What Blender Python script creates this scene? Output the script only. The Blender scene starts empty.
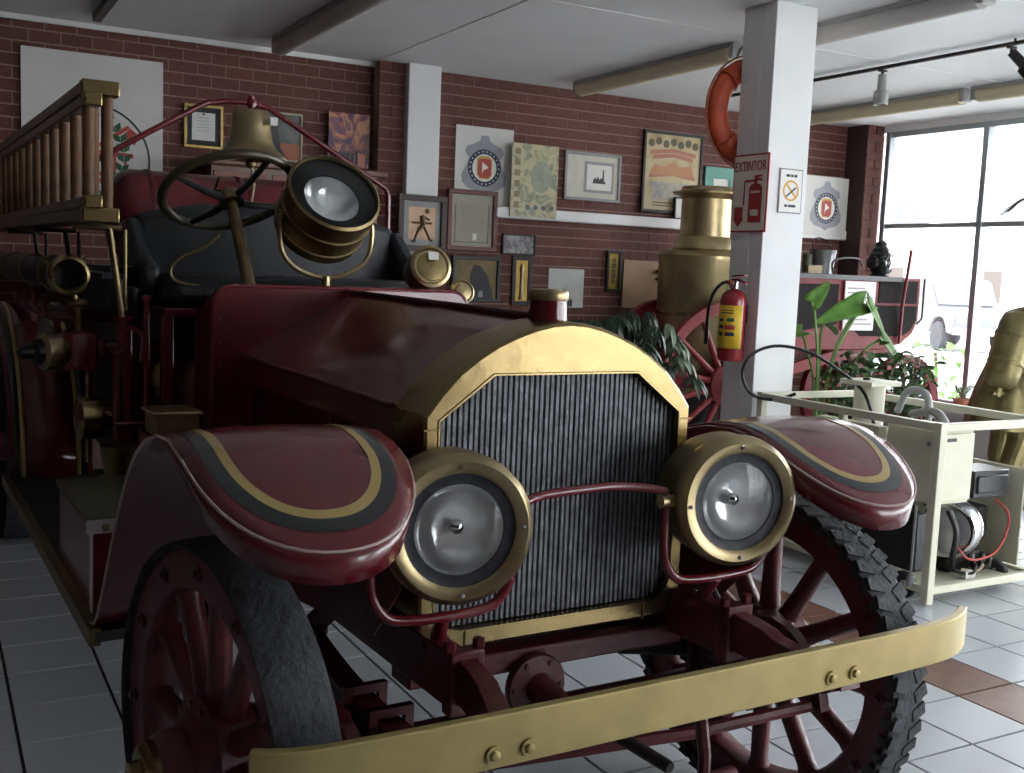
import bpy, math, random
from mathutils import Vector, Matrix
random.seed(7)
PI = math.pi
S = bpy.context.scene
COL = S.collection

# ------------------------------------------------------------------ camera
CAM_R = ((0.8767112, -0.4793428, 0.0400994), (-0.0175977, -0.1152702, -0.9931783), (0.4806951, 0.8700249, -0.1094940))
FPX = 1070.0
cam = bpy.data.cameras.new('camera'); cam.sensor_width = 36.0; cam.lens = 36.0 * FPX / 1024.0
cam.clip_end = 300; cam.clip_start = 0.05
camo = bpy.data.objects.new('camera', cam); COL.objects.link(camo)
r, d, f = [Vector(v) for v in CAM_R]
camo.matrix_world = Matrix(((r.x, -d.x, -f.x, 0), (r.y, -d.y, -f.y, 0), (r.z, -d.z, -f.z, 1.5), (0, 0, 0, 1)))
S.camera = camo
def project(p):
    q = Vector(p) - Vector((0, 0, 1.5)); z = q.dot(f)
    if z < .1: return None
    return 512 + FPX * q.dot(r) / z, 386.5 + FPX * q.dot(d) / z

# ------------------------------------------------------------------ world, light, exposure
w = bpy.data.worlds.new('sky'); S.world = w; w.use_nodes = True
bg = w.node_tree.nodes['Background']; bg.inputs[0].default_value = (0.97, 0.955, 1.0, 1); bg.inputs[1].default_value = 7.5
vs = S.view_settings; vs.view_transform = 'Standard'; vs.look = 'None'; vs.gamma = 1.0; vs.use_curve_mapping = False
vs.exposure = 0.7
def portal(loc, rot, sx, sy):
    L = bpy.data.lights.new('window_portal', 'AREA'); L.shape = 'RECTANGLE'; L.size = sx; L.size_y = sy
    L.cycles.is_portal = True
    o = bpy.data.objects.new('window_portal', L); COL.objects.link(o); o.location = loc; o.rotation_euler = rot
portal((8.3, 2.15, 1.5), (0, PI / 2, 0), 2.9, 10.7)
portal((6.3, -3.35, 1.5), (PI / 2, 0, 0), 3.6, 2.9)

# ------------------------------------------------------------------ materials
MATS = {}
def mat(name, col, rough=.5, metal=0., var=.0, vscale=8., bump=0., bscale=60., coat=0., emit=None, col2=None, spec=.5, rvar=0., perobj=0.):
    if name in MATS: return MATS[name]
    m = bpy.data.materials.new(name); m.use_nodes = True; nt = m.node_tree; N = nt.nodes; b = N['Principled BSDF']
    b.inputs['Base Color'].default_value = (*col, 1); b.inputs['Roughness'].default_value = rough
    b.inputs['Metallic'].default_value = metal; b.inputs['Coat Weight'].default_value = coat; b.inputs['Coat Roughness'].default_value = .08
    b.inputs['Specular IOR Level'].default_value = spec
    if emit: b.inputs['Emission Color'].default_value = (*col, 1); b.inputs['Emission Strength'].default_value = emit
    tc = N.new('ShaderNodeTexCoord')
    if var or col2 or rvar:
        n = N.new('ShaderNodeTexNoise'); n.inputs['Scale'].default_value = vscale; n.inputs['Detail'].default_value = 6
        nt.links.new(tc.outputs['Object'], n.inputs['Vector'])
        if var or col2:
            rp = N.new('ShaderNodeValToRGB'); e = rp.color_ramp.elements
            e[0].position = .3; e[1].position = .7
            c2 = col2 if col2 else tuple(min(1, c * (1 + var)) for c in col)
            c1 = col if col2 else tuple(c * (1 - var) for c in col)
            e[0].color = (*c1, 1); e[1].color = (*c2, 1)
            nt.links.new(n.outputs['Fac'], rp.inputs['Fac']); out = rp.outputs['Color']
            if perobj:
                oi = N.new('ShaderNodeObjectInfo'); ge = N.new('ShaderNodeNewGeometry'); ad = N.new('ShaderNodeMath'); ad.operation = 'ADD'
                nt.links.new(oi.outputs['Random'], ad.inputs[0]); nt.links.new(ge.outputs['Random Per Island'], ad.inputs[1])
                fr = N.new('ShaderNodeMath'); fr.operation = 'FRACT'; nt.links.new(ad.outputs[0], fr.inputs[0])
                mr = N.new('ShaderNodeMapRange'); mr.inputs['To Min'].default_value = 1 - perobj; mr.inputs['To Max'].default_value = 1 + perobj
                nt.links.new(fr.outputs[0], mr.inputs['Value'])
                hs = N.new('ShaderNodeHueSaturation'); nt.links.new(out, hs.inputs['Color']); nt.links.new(mr.outputs[0], hs.inputs['Value']); out = hs.outputs['Color']
            nt.links.new(out, b.inputs['Base Color'])
        if rvar:
            mp = N.new('ShaderNodeMapRange'); mp.inputs['To Min'].default_value = max(.02, rough - rvar); mp.inputs['To Max'].default_value = rough + rvar
            nt.links.new(n.outputs['Fac'], mp.inputs['Value']); nt.links.new(mp.outputs[0], b.inputs['Roughness'])
    if bump:
        n2 = N.new('ShaderNodeTexNoise'); n2.inputs['Scale'].default_value = bscale; n2.inputs['Detail'].default_value = 5
        nt.links.new(tc.outputs['Object'], n2.inputs['Vector'])
        bp = N.new('ShaderNodeBump'); bp.inputs['Strength'].default_value = bump; bp.inputs['Distance'].default_value = .01
        nt.links.new(n2.outputs['Fac'], bp.inputs['Height']); nt.links.new(bp.outputs['Normal'], b.inputs['Normal'])
    MATS[name] = m; return m
def srgb(r_, g, b): return tuple(((c / 255 + .055) / 1.055) ** 2.4 if c > 10 else c / 255 / 12.92 for c in (r_, g, b))

MAROON = mat('maroon_paint', (.125, .010, .016), .22, var=.18, vscale=5, coat=.35, rvar=.08)
MAROON2 = mat('maroon_chassis_paint', (.085, .009, .013), .38, var=.3, vscale=14, bump=.15, bscale=90)
BRASS = mat('polished_brass', (.30, .225, .105), .27, 1., var=.14, vscale=3, rvar=.08, bump=.5, bscale=4)
BRASSD = mat('dull_brass', (.38, .30, .165), .36, 1., var=.28, vscale=6, rvar=.12)
BRASSP = mat('gold_painted_bumper', (.42, .325, .13), .40, .45, var=.10, vscale=11, rvar=.08)
BRONZE = mat('aged_bronze', (.20, .15, .075), .42, 1., var=.3, vscale=10, rvar=.1)
GOLDLINE = mat('gold_pinstripe', (.42, .30, .10), .35, .1, coat=.3)
BLACKLINE = mat('black_pinstripe', (.012, .013, .014), .3, coat=.3)
RUBBER = mat('tire_rubber', (.030, .032, .037), .75, var=.5, vscale=18, bump=.6, bscale=70)
BLACKP = mat('black_paint', (.010, .010, .011), .35, var=.2, vscale=20)
DARKMETAL = mat('dark_greasy_metal', (.035, .03, .028), .5, .6, var=.4, vscale=20, bump=.2)
LEATHER = mat('black_leather', (.012, .014, .018), .42, var=.25, vscale=12, bump=.25, bscale=45)
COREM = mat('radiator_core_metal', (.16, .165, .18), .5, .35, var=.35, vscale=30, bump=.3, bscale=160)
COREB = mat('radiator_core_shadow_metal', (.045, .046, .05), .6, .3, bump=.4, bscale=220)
CHROME = mat('chrome', (.75, .75, .76), .12, 1.)
REFLECT = mat('lamp_reflector', (.95, .95, .95), .15, .45, var=.05, vscale=25, bump=.3, bscale=14)
KHAKI = mat('khaki_lid_mat', (.075, .068, .035), .7, var=.2, vscale=30, bump=.3)
WOODLAD = mat('varnished_ladder_wood', (.13, .062, .028), .55, var=.35, vscale=14, spec=.3)
WOOD = mat('red_brown_wood', (.13, .045, .022), .4, var=.3, vscale=9, coat=.2)
STEEL = mat('brushed_steel', (.42, .43, .44), .32, .9, var=.15, vscale=20)
WHITEP = mat('white_wall_paint', (.80, .80, .80), .6, var=.03, vscale=3)
CEILM = mat('ceiling_paint', (.74, .75, .76), .7, var=.03, vscale=2, bump=.05)
BRICKM = mat('red_brick', (.120, .038, .028), .75, var=.2, vscale=30, bump=.3, bscale=120, perobj=.09)
MORTAR = mat('mortar', (.30, .20, .17), .9, var=.15, vscale=40)
TILEM = mat('pale_grey_tile', (.58, .60, .63), .28, var=.008, vscale=4, perobj=.03)
TILEB = mat('brown_tile', (.23, .115, .085), .3, var=.2, vscale=12, perobj=.06)
GROUT = mat('dark_grout', (.035, .035, .035), .9)
CREAM = mat('cream_enamel', (.72, .70, .54), .4, var=.05, vscale=10)
REDP = mat('red_carriage_paint', (.20, .020, .023), .45, var=.2, vscale=8, spec=.3)
ORANGE = mat('life_ring_orange', (.50, .075, .025), .55, var=.2, vscale=12, bump=.2)
EXTR = mat('extinguisher_red', (.27, .012, .016), .25, coat=.4)
YELLOW = mat('label_yellow', (.72, .48, .03), .5)
PAPER = mat('off_white_paper', (.66, .66, .62), .6, var=.04, vscale=6)
WHITESIGN = mat('white_sign', (.78, .76, .72), .4)
INK = mat('dark_ink', (.03, .03, .035), .6)
REDSIGN = mat('sign_red', (.42, .03, .03), .45)
NAVY = mat('navy_ink', (.012, .018, .05), .5)
BADGE = mat('badge_grey', (.30, .31, .34), .6, var=.08, vscale=30)
GREENINK = mat('green_ink', (.015, .09, .035), .6)
REDINK = mat('red_ink', (.42, .05, .03), .55)
GOLDINK = mat('gold_ink', (.55, .36, .07), .5)
GOLDFRAME = mat('gold_frame', (.45, .31, .10), .4, .5, var=.2, vscale=30)
BLACKFRAME = mat('black_frame', (.012, .011, .011), .4)
GREYFRAME = mat('grey_frame', (.24, .24, .24), .45, .2)
REDFRAME = mat('cherry_frame', (.12, .022, .018), .4, coat=.2)
BROWNFRAME = mat('brown_frame', (.055, .035, .028), .45)
GREENFRAME = mat('sea_green_frame', (.12, .33, .27), .5)
LEAF = mat('leaf_green', (.085, .20, .03), .6, var=.35, vscale=9, spec=.25)
LEAFD = mat('dark_leaf', (.018, .045, .020), .45, var=.4, vscale=12)
LEAFP = mat('pale_leaf', (.20, .26, .16), .5, var=.3, vscale=12)
TERRA = mat('terracotta', (.40, .15, .08), .7, var=.15)
GOLDST = mat('bronze_gold_statue', (.20, .165, .075), .45, .75, var=.25, vscale=10, bump=.4, bscale=18)
ALU = mat('window_aluminium', (.36, .40, .42), .4, .6)
TUBEB = mat('cream_lamp_cover', (.62, .56, .38), .5, var=.05)
FIXT = mat('grey_fixture', (.38, .38, .37), .5)
SPOTG = mat('grey_spot', (.33, .34, .32), .4, .3)
CONC = mat('street_concrete', (.55, .55, .53), .85, var=.08, vscale=2)
FACADE = mat('white_facade', (.80, .80, .80), .8, var=.04, vscale=1)
GLASSD = mat('dark_window_glass', (.10, .11, .12), .1)
CARW = mat('glare_darkened_car_paint', (.075, .083, .092), .25, coat=.5)  # white car's base colour darkened to offset the strong outdoor light
BLUERUST = mat('worn_cast_iron', (.05, .05, .055), .55, .5, var=.4, vscale=20)

def glass_mat():
    m = bpy.data.materials.new('window_glass'); m.use_nodes = True; nt = m.node_tree; nt.nodes.clear()
    o = nt.nodes.new('ShaderNodeOutputMaterial'); mx = nt.nodes.new('ShaderNodeMixShader'); t = nt.nodes.new('ShaderNodeBsdfTransparent')
    g = nt.nodes.new('ShaderNodeBsdfGlossy'); g.inputs['Roughness'].default_value = .02; fr = nt.nodes.new('ShaderNodeFresnel'); fr.inputs[0].default_value = 1.35
    t.inputs[0].default_value = (.96, .98, .98, 1)
    nt.links.new(fr.outputs[0], mx.inputs[0]); nt.links.new(t.outputs[0], mx.inputs[1]); nt.links.new(g.outputs[0], mx.inputs[2]); nt.links.new(mx.outputs[0], o.inputs[0])
    return m
GLASS = glass_mat()

def art_mat(name, cols, scale=6, detail=8, seed=0., dist=.6):
    m = bpy.data.materials.new(name); m.use_nodes = True; nt = m.node_tree; N = nt.nodes; b = N['Principled BSDF']; b.inputs['Roughness'].default_value = .35
    tc = N.new('ShaderNodeTexCoord'); mp = N.new('ShaderNodeMapping'); mp.inputs['Location'].default_value = (seed, seed * 2, seed * 3)
    n = N.new('ShaderNodeTexNoise'); n.inputs['Scale'].default_value = scale; n.inputs['Detail'].default_value = detail; n.inputs['Distortion'].default_value = dist
    rp = N.new('ShaderNodeValToRGB'); cr = rp.color_ramp
    for i, c in enumerate(cols):
        p = .3 + .4 * i / max(1, len(cols) - 1)
        e = cr.elements[i] if i < 2 else cr.elements.new(p)
        e.position = p; e.color = (*c, 1)
    nt.links.new(tc.outputs['Object'], mp.inputs[0]); nt.links.new(mp.outputs[0], n.inputs[0]); nt.links.new(n.outputs['Fac'], rp.inputs[0]); nt.links.new(rp.outputs[0], b.inputs['Base Color'])
    return m

# ------------------------------------------------------------------ mesh helpers
class MB:
    def __init__(s): s.v = []; s.f = []
    def add(s, vs_, fs):
        o = len(s.v); s.v += [tuple(v) for v in vs_]; s.f += [tuple(i + o for i in q) for q in fs]; return s
    def box(s, lo, hi, M=None):
        x0, y0, z0 = lo; x1, y1, z1 = hi
        vs_ = [(x0, y0, z0), (x1, y0, z0), (x1, y1, z0), (x0, y1, z0), (x0, y0, z1), (x1, y0, z1), (x1, y1, z1), (x0, y1, z1)]
        if M: vs_ = [M @ Vector(v) for v in vs_]
        return s.add(vs_, [(0, 3, 2, 1), (4, 5, 6, 7), (0, 1, 5, 4), (1, 2, 6, 5), (2, 3, 7, 6), (3, 0, 4, 7)])
    def cbox(s, c, sz, M=None):
        return s.box([c[i] - sz[i] / 2 for i in range(3)], [c[i] + sz[i] / 2 for i in range(3)], M)
    def loft(s, rings, closed=True, cap=True, loop=False):
        n = len(rings[0]); vs_ = [p for R_ in rings for p in R_]; fs = []
        m = len(rings)
        for i in range(m if loop else m - 1):
            a = i * n; b = ((i + 1) % m) * n
            for j in range(n if closed else n - 1):
                k = (j + 1) % n; fs.append((a + j, a + k, b + k, b + j))
        if cap and closed and not loop:
            fs.append(tuple(range(n - 1, -1, -1))); fs.append(tuple((m - 1) * n + j for j in range(n)))
        return s.add(vs_, fs)
    def lathe(s, prof, org=(0, 0, 0), axis=(0, 0, 1), n=24, cap=True, loop=False):
        a = Vector(axis).normalized(); u = a.orthogonal().normalized(); v = a.cross(u); o = Vector(org)
        rings = [[o + a * h + (u * math.cos(2 * PI * j / n) + v * math.sin(2 * PI * j / n)) * max(q, 1e-4) for j in range(n)] for q, h in prof]
        return s.loft(rings, True, cap, loop)
    def cyl(s, p0, p1, r0, r1=None, n=16):
        p0 = Vector(p0); p1 = Vector(p1); L_ = (p1 - p0).length
        return s.lathe([(r0, 0), (r0 if r1 is None else r1, L_)], p0, p1 - p0, n)
    def torus(s, c, axis, R_, r_, n=32, m=10, sx=1.):
        return s.lathe([(R_ + r_ * math.cos(2 * PI * k / m), r_ * sx * math.sin(2 * PI * k / m)) for k in range(m)], c, axis, n, False, True)
    def tube(s, path, r_, n=8, closed=False):
        P = [Vector(p) for p in path]; m = len(P); rs = r_ if isinstance(r_, (list, tuple)) else [r_] * m
        T = []
        for i in range(m):
            a = P[i - 1] if (i > 0 or closed) else P[i]; b = P[(i + 1) % m] if (i < m - 1 or closed) else P[i]
            T.append((b - a).normalized())
        u = T[0].orthogonal().normalized(); rings = []
        for i in range(m):
            u = (u - T[i] * u.dot(T[i])).normalized(); v = T[i].cross(u)
            rings.append([P[i] + (u * math.cos(2 * PI * j / n) + v * math.sin(2 * PI * j / n)) * rs[i] for j in range(n)])
        return s.loft(rings, True, True, closed)
    def bar(s, path, wd, ht, up=(0, 0, 1)):
        P = [Vector(p) for p in path]; rings = []; up = Vector(up)
        for i in range(len(P)):
            t = (P[min(i + 1, len(P) - 1)] - P[max(i - 1, 0)]).normalized(); sd = t.cross(up).normalized(); u = sd.cross(t)
            W = wd[i] if isinstance(wd, (list, tuple)) else wd; H = ht[i] if isinstance(ht, (list, tuple)) else ht
            rings.append([P[i] + sd * W / 2 + u * H / 2, P[i] - sd * W / 2 + u * H / 2, P[i] - sd * W / 2 - u * H / 2, P[i] + sd * W / 2 - u * H / 2])
        return s.loft(rings)
    def prism(s, poly, d0, d1, ax='y'):
        g = {'x': lambda a, b, d_: (d_, a, b), 'y': lambda a, b, d_: (a, d_, b), 'z': lambda a, b, d_: (a, b, d_)}[ax]
        n = len(poly)
        return s.add([g(a, b, d0) for a, b in poly] + [g(a, b, d1) for a, b in poly],
                     [tuple(range(n)), tuple(range(2 * n - 1, n - 1, -1))] + [(j, j + n, (j + 1) % n + n, (j + 1) % n) for j in range(n)])
    def grid(s, G):
        n = len(G[0]); return s.add([p for R_ in G for p in R_], [(i * n + j, i * n + j + 1, (i + 1) * n + j + 1, (i + 1) * n + j) for i in range(len(G) - 1) for j in range(n - 1)])
    def xf(s, M): s.v = [tuple(M @ Vector(v)) for v in s.v]; return s
    def build(s, name, m, parent=None, loc=None, rot=None, bevel=0, solid=0, sub=0, ang=.7, fixn=True):
        me = bpy.data.meshes.new(name); me.from_pydata(s.v, [], s.f); me.validate()
        if fixn:
            import bmesh
            bm = bmesh.new(); bm.from_mesh(me); bmesh.ops.recalc_face_normals(bm, faces=bm.faces); bm.to_mesh(me); bm.free()
        me.polygons.foreach_set('use_smooth', [True] * len(me.polygons)); me.set_sharp_from_angle(angle=ang)
        me.materials.append(m)
        o = bpy.data.objects.new(name, me); COL.objects.link(o)
        if parent: o.parent = parent
        if loc: o.location = loc
        if rot: o.rotation_euler = rot
        if solid:
            q = o.modifiers.new('solid', 'SOLIDIFY'); q.thickness = solid; q.offset = 0
        if sub:
            q = o.modifiers.new('sub', 'SUBSURF'); q.levels = sub; q.render_levels = sub
        if bevel:
            q = o.modifiers.new('bevel', 'BEVEL'); q.width = bevel; q.segments = 2; q.limit_method = 'ANGLE'; q.angle_limit = .7
        return o
def empty(name, label, cat, loc=(0, 0, 0), rz=0, group=None):
    o = bpy.data.objects.new(name, None); COL.objects.link(o); o.location = loc; o.rotation_euler = (0, 0, rz); o.empty_display_size = .1
    o['label'] = label; o['category'] = cat
    if group: o['group'] = group
    return o
def tag(o, label, cat, group=None):
    o['label'] = label; o['category'] = cat
    if group: o['group'] = group
    return o
def struct(o): o['kind'] = 'structure'; return o
def kid(mesh_obj, parent, loc=(0, 0, 0), rot=(0, 0, 0), name=None):
    o = mesh_obj.copy(); COL.objects.link(o); o.parent = parent; o.location = loc; o.rotation_euler = rot
    if name: o.name = name
    return o
def text(name, s, size, m, parent, loc, rot, depth=.001, sx=1.):
    c = bpy.data.curves.new(name, 'FONT'); c.body = s; c.size = size; c.extrude = depth; c.align_x = 'CENTER'; c.align_y = 'CENTER'
    t = bpy.data.objects.new(name, c); COL.objects.link(t); bpy.context.view_layer.update()
    me = bpy.data.meshes.new_from_object(t.evaluated_get(bpy.context.evaluated_depsgraph_get())); bpy.data.objects.remove(t)
    me.materials.clear(); me.materials.append(m)
    o = bpy.data.objects.new(name, me); COL.objects.link(o); o.parent = parent; o.location = loc; o.rotation_euler = rot; o.scale = (sx, 1, 1)
    return o
def lerp(a, b, t): return a + (b - a) * t
def smooth_path(pts, k=6):
    P = [Vector(p) for p in pts]; out = []
    for i in range(len(P) - 1):
        p0 = P[max(i - 1, 0)]; p1 = P[i]; p2 = P[i + 1]; p3 = P[min(i + 2, len(P) - 1)]
        for j in range(k):
            t = j / k; out.append(.5 * ((2 * p1) + (p2 - p0) * t + (2 * p0 - 5 * p1 + 4 * p2 - p3) * t * t + (3 * p1 - p0 - 3 * p2 + p3) * t ** 3))
    return out + [P[-1]]

# ------------------------------------------------------------------ room shell
WX, WY, CZ = 8.15, 7.80, 3.0      # window wall, back wall, ceiling
XL, YF = -3.2, -3.2
wall = struct(MB().box((XL, WY, 0), (WX + .3, WY + .2, CZ)).build('wall_back', MORTAR))
DARKWALL = mat('dark_brown_wall', (.09, .05, .04), .8, var=.15)
struct(MB().box((XL - .2, YF, 0), (XL, WY, CZ)).build('wall_left', DARKWALL))
cl = struct(MB().box((XL, YF, CZ), (WX + .2, WY + .2, CZ + .15)).build('ceiling', CEILM))
fl = struct(MB().box((XL, YF, -.10), (WX + .1, WY + .2, -.006)).build('floor', GROUT))
wr = struct(MB().box((WX, 5.1, -.1), (WX + .15, WY + .2, .42)).box((WX, YF, -.1), (WX + .15, 5.1, .06)).box((WX, YF, 2.94), (WX + .15, WY, CZ)).build('wall_right', WHITEP))
wf = struct(MB().box((XL, YF - .15, -.1), (4.5, YF, CZ)).box((4.5, YF - .15, -.1), (WX, YF, .06)).box((4.5, YF - .15, 2.94), (WX, YF, CZ)).build('wall_front', DARKWALL))

# floor tiles: pale grey with one brown column
PX, PY, AX, AY = .309, .303, 3.322, 2.212
tile_me = {}
for nm, m in (('pale', TILEM), ('brown', TILEB)):
    o = MB().box((-PX / 2 + .0055, -PY / 2 + .0055, -.008), (PX / 2 - .0055, PY / 2 - .0055, 0)).build('floor_tile', m); tile_me[nm] = o.data; bpy.data.objects.remove(o)
cands = []
for i in range(-22, 17):
    for j in range(-18, 19):
        cx = AX + (i + .5) * PX; cy = AY + (j + .5) * PY
        if cx < XL or cx > WX - .1 or cy < YF or cy > WY - .1: continue
        p = project((cx, cy, 0)); a = -1
        if p and -40 < p[0] < 1064 and 380 < p[1] < 830:
            dd = Vector((cx, cy, -1.5)).length; a = 1.5 / dd ** 3
        brown = (i == 0)
        cands.append((a, cx, cy, brown))
cands.sort(reverse=True)
rest = {False: MB(), True: MB()}
for k, (a, cx, cy, br) in enumerate(cands):
    if k < 300 and a > 0:
        o = bpy.data.objects.new('floor_tile', tile_me['brown' if br else 'pale']); COL.objects.link(o); o.parent = fl; o.location = (cx, cy, 0)
    else:
        rest[br].box((cx - PX / 2 + .0055, cy - PY / 2 + .0055, -.008), (cx + PX / 2 - .0055, cy + PY / 2 - .0055, 0))
rest[False].build('pale_floor_tiles', TILEM, fl)['kind'] = 'stuff'
if rest[True].v: rest[True].build('brown_floor_tiles', TILEB, fl)['kind'] = 'stuff'

# bricks
BL, BH = .196, .0815
o = MB().box((-BL / 2 + .004, -.004, -BH / 2 + .005), (BL / 2 - .004, .012, BH / 2 - .005)).build('brick', BRICKM); brick_me = o.data; bpy.data.objects.remove(o)
cands = []
HIDE = [(.5, 1.47, 1.9, 2.82), (3.68, 4.2, 2.0, 2.62), (3.2, 4.1, 1.6, 2.05), (4.2, 4.64, 1.92, 2.5), (5.5, 6.1, 2.05, 2.75), (1.9, 3.1, 1.0, 2.1)]
for row in range(36):
    z = CZ - BH * (row + .5)
    for i in range(0, 58):
        x = -3.1 + BL * (i + (.5 if row % 2 else 0))
        if x > WX - .1: continue
        vis = 0. < x and z > 1.15 and not any(a < x < b and c_ < z < e for a, b, c_, e in HIDE)
        if 3.0 < x < 3.48: vis = False
        p = project((x, WY, z)); ok = p and 0 < p[0] < 1024 and p[1] > 0 and vis
        dd = (Vector((x, WY, z)) - Vector((0, 0, 1.5))).length
        cands.append((1. / dd ** 3 if ok else -1, x, z))
cands.sort(reverse=True); rb = MB()
for k, (a, x, z) in enumerate(cands):
    if k < 300 and a > 0:
        o = bpy.data.objects.new('brick', brick_me); COL.objects.link(o); o.parent = wall; o.location = (x, WY, z)
    elif 0 < x and z > .5:
        rb.box((x - BL / 2 + .004, WY - .004, z - BH / 2 + .005), (x + BL / 2 - .004, WY + .012, z + BH / 2 - .005))
rb.build('brickwork', BRICKM, wall)['kind'] = 'stuff'
# left brick pier beside white column
p_ = struct(MB().box((3.01, WY - .13, 0), (3.21, WY, CZ)).build('wall_pier', MORTAR))
for row in range(24):
    z = CZ - BH * (row + .5)
    for x0, x1 in (((3.01, 3.205),) if row % 2 else ((3.01, 3.10), (3.11, 3.205))):
        MB().box((x0 - .006, WY - .14, z - BH / 2 + .005), (x1, WY - .12, z + BH / 2 - .005)).build('brick', BRICKM, p_)
struct(MB().box((3.215, WY - .20, 0), (3.48, WY, CZ)).build('trim_1', WHITEP, bevel=.006))
# corner brick pier by the window
p_ = struct(MB().box((7.93, WY - .26, 0), (WX, WY, CZ)).build('wall_corner_pier', mat('dark_pier_paint', (.055, .03, .028), .7)))
for row in range(28):
    z = CZ - BH * (row + .5)
    for x0, x1 in (((7.935, 8.145),) if row % 2 else ((7.935, 8.035), (8.045, 8.145))):
        MB().box((x0, WY - .27, z - BH / 2 + .005), (x1, WY - .25, z + BH / 2 - .005)).build('brick', BRICKM, p_)
# ledge, cornice, ceiling seams
struct(MB().box((4.06, WY - .09, 1.905), (7.93, WY, 1.995)).build('trim_2', WHITEP, bevel=.01))
struct(MB().box((XL, WY - .025, CZ - .035), (3.01, WY, CZ)).build('trim_3', WHITEP))
k = 4
for (x0, y0, x1, y1) in ((3.0, -3, 3.012, 7.7), (XL, 5.35, 7.9, 5.362), (XL, 2.9, 7.9, 2.912)):
    struct(MB().box((x0, y0, CZ - .004), (x1, y1, CZ)).build('trim_%d' % k, WHITEP)); k += 1
# shopfront windows: frame members and panes
def shopfront(name, horiz, a0, a1, fixed, mull, z0=.42, z1=2.94, rail=2.05):
    g = MB()
    def bx(u0, u1, z0_, z1_, d0=-.02, d1=.06):
        return ((u0, fixed + d0, z0_), (u1, fixed + d1, z1_)) if horiz else ((fixed + d0, u0, z0_), (fixed + d1, u1, z1_))
    root = struct(g.box(*bx(a0, a1, z0, z0 + .05)).box(*bx(a0, a1, z1 - .05, z1)).build(name, ALU))
    us = [a0] + mull + [a1]
    for u in us: MB().box(*bx(u - .027, u + .027, z0, z1, -.035, .06)).build('mullion', ALU, root, bevel=.004)
    MB().box(*bx(a0, a1, rail - .02, rail + .02)).build('transom', ALU, root)
    for u0, u1 in zip(us[:-1], us[1:]):
        for q0, q1 in ((z0 + .05, rail - .02), (rail + .02, z1 - .05)):
            MB().box(*bx(u0 + .027, u1 - .027, q0, q1, .018, .024)).build('pane', GLASS, root)
shopfront('window_1', False, 5.22, 7.47, WX + .02, [6.38])
shopfront('window_2', False, YF + .05, 5.16, WX + .02, [4.06 - 1.16 * i for i in range(6)], .06)
shopfront('window_3', True, 4.5, WX - .05, YF - .08, [5.4, 6.3, 7.2], .06)

# free standing white pillar
struct(MB().box((4.075, 4.58, 0), (4.37, 4.845, CZ)).box((4.068, 4.68, .0), (4.075, 4.75, CZ)).build('wall_pillar', WHITEP, bevel=.004))

# ------------------------------------------------------------------ fire truck
TO = (1.36, 2.13, 0); TPSI = .035
T = empty('fire_truck', 'antique maroon fire engine with brass radiator shell and spoked wheels on the tiled floor', 'fire truck', TO, TPSI)

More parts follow.
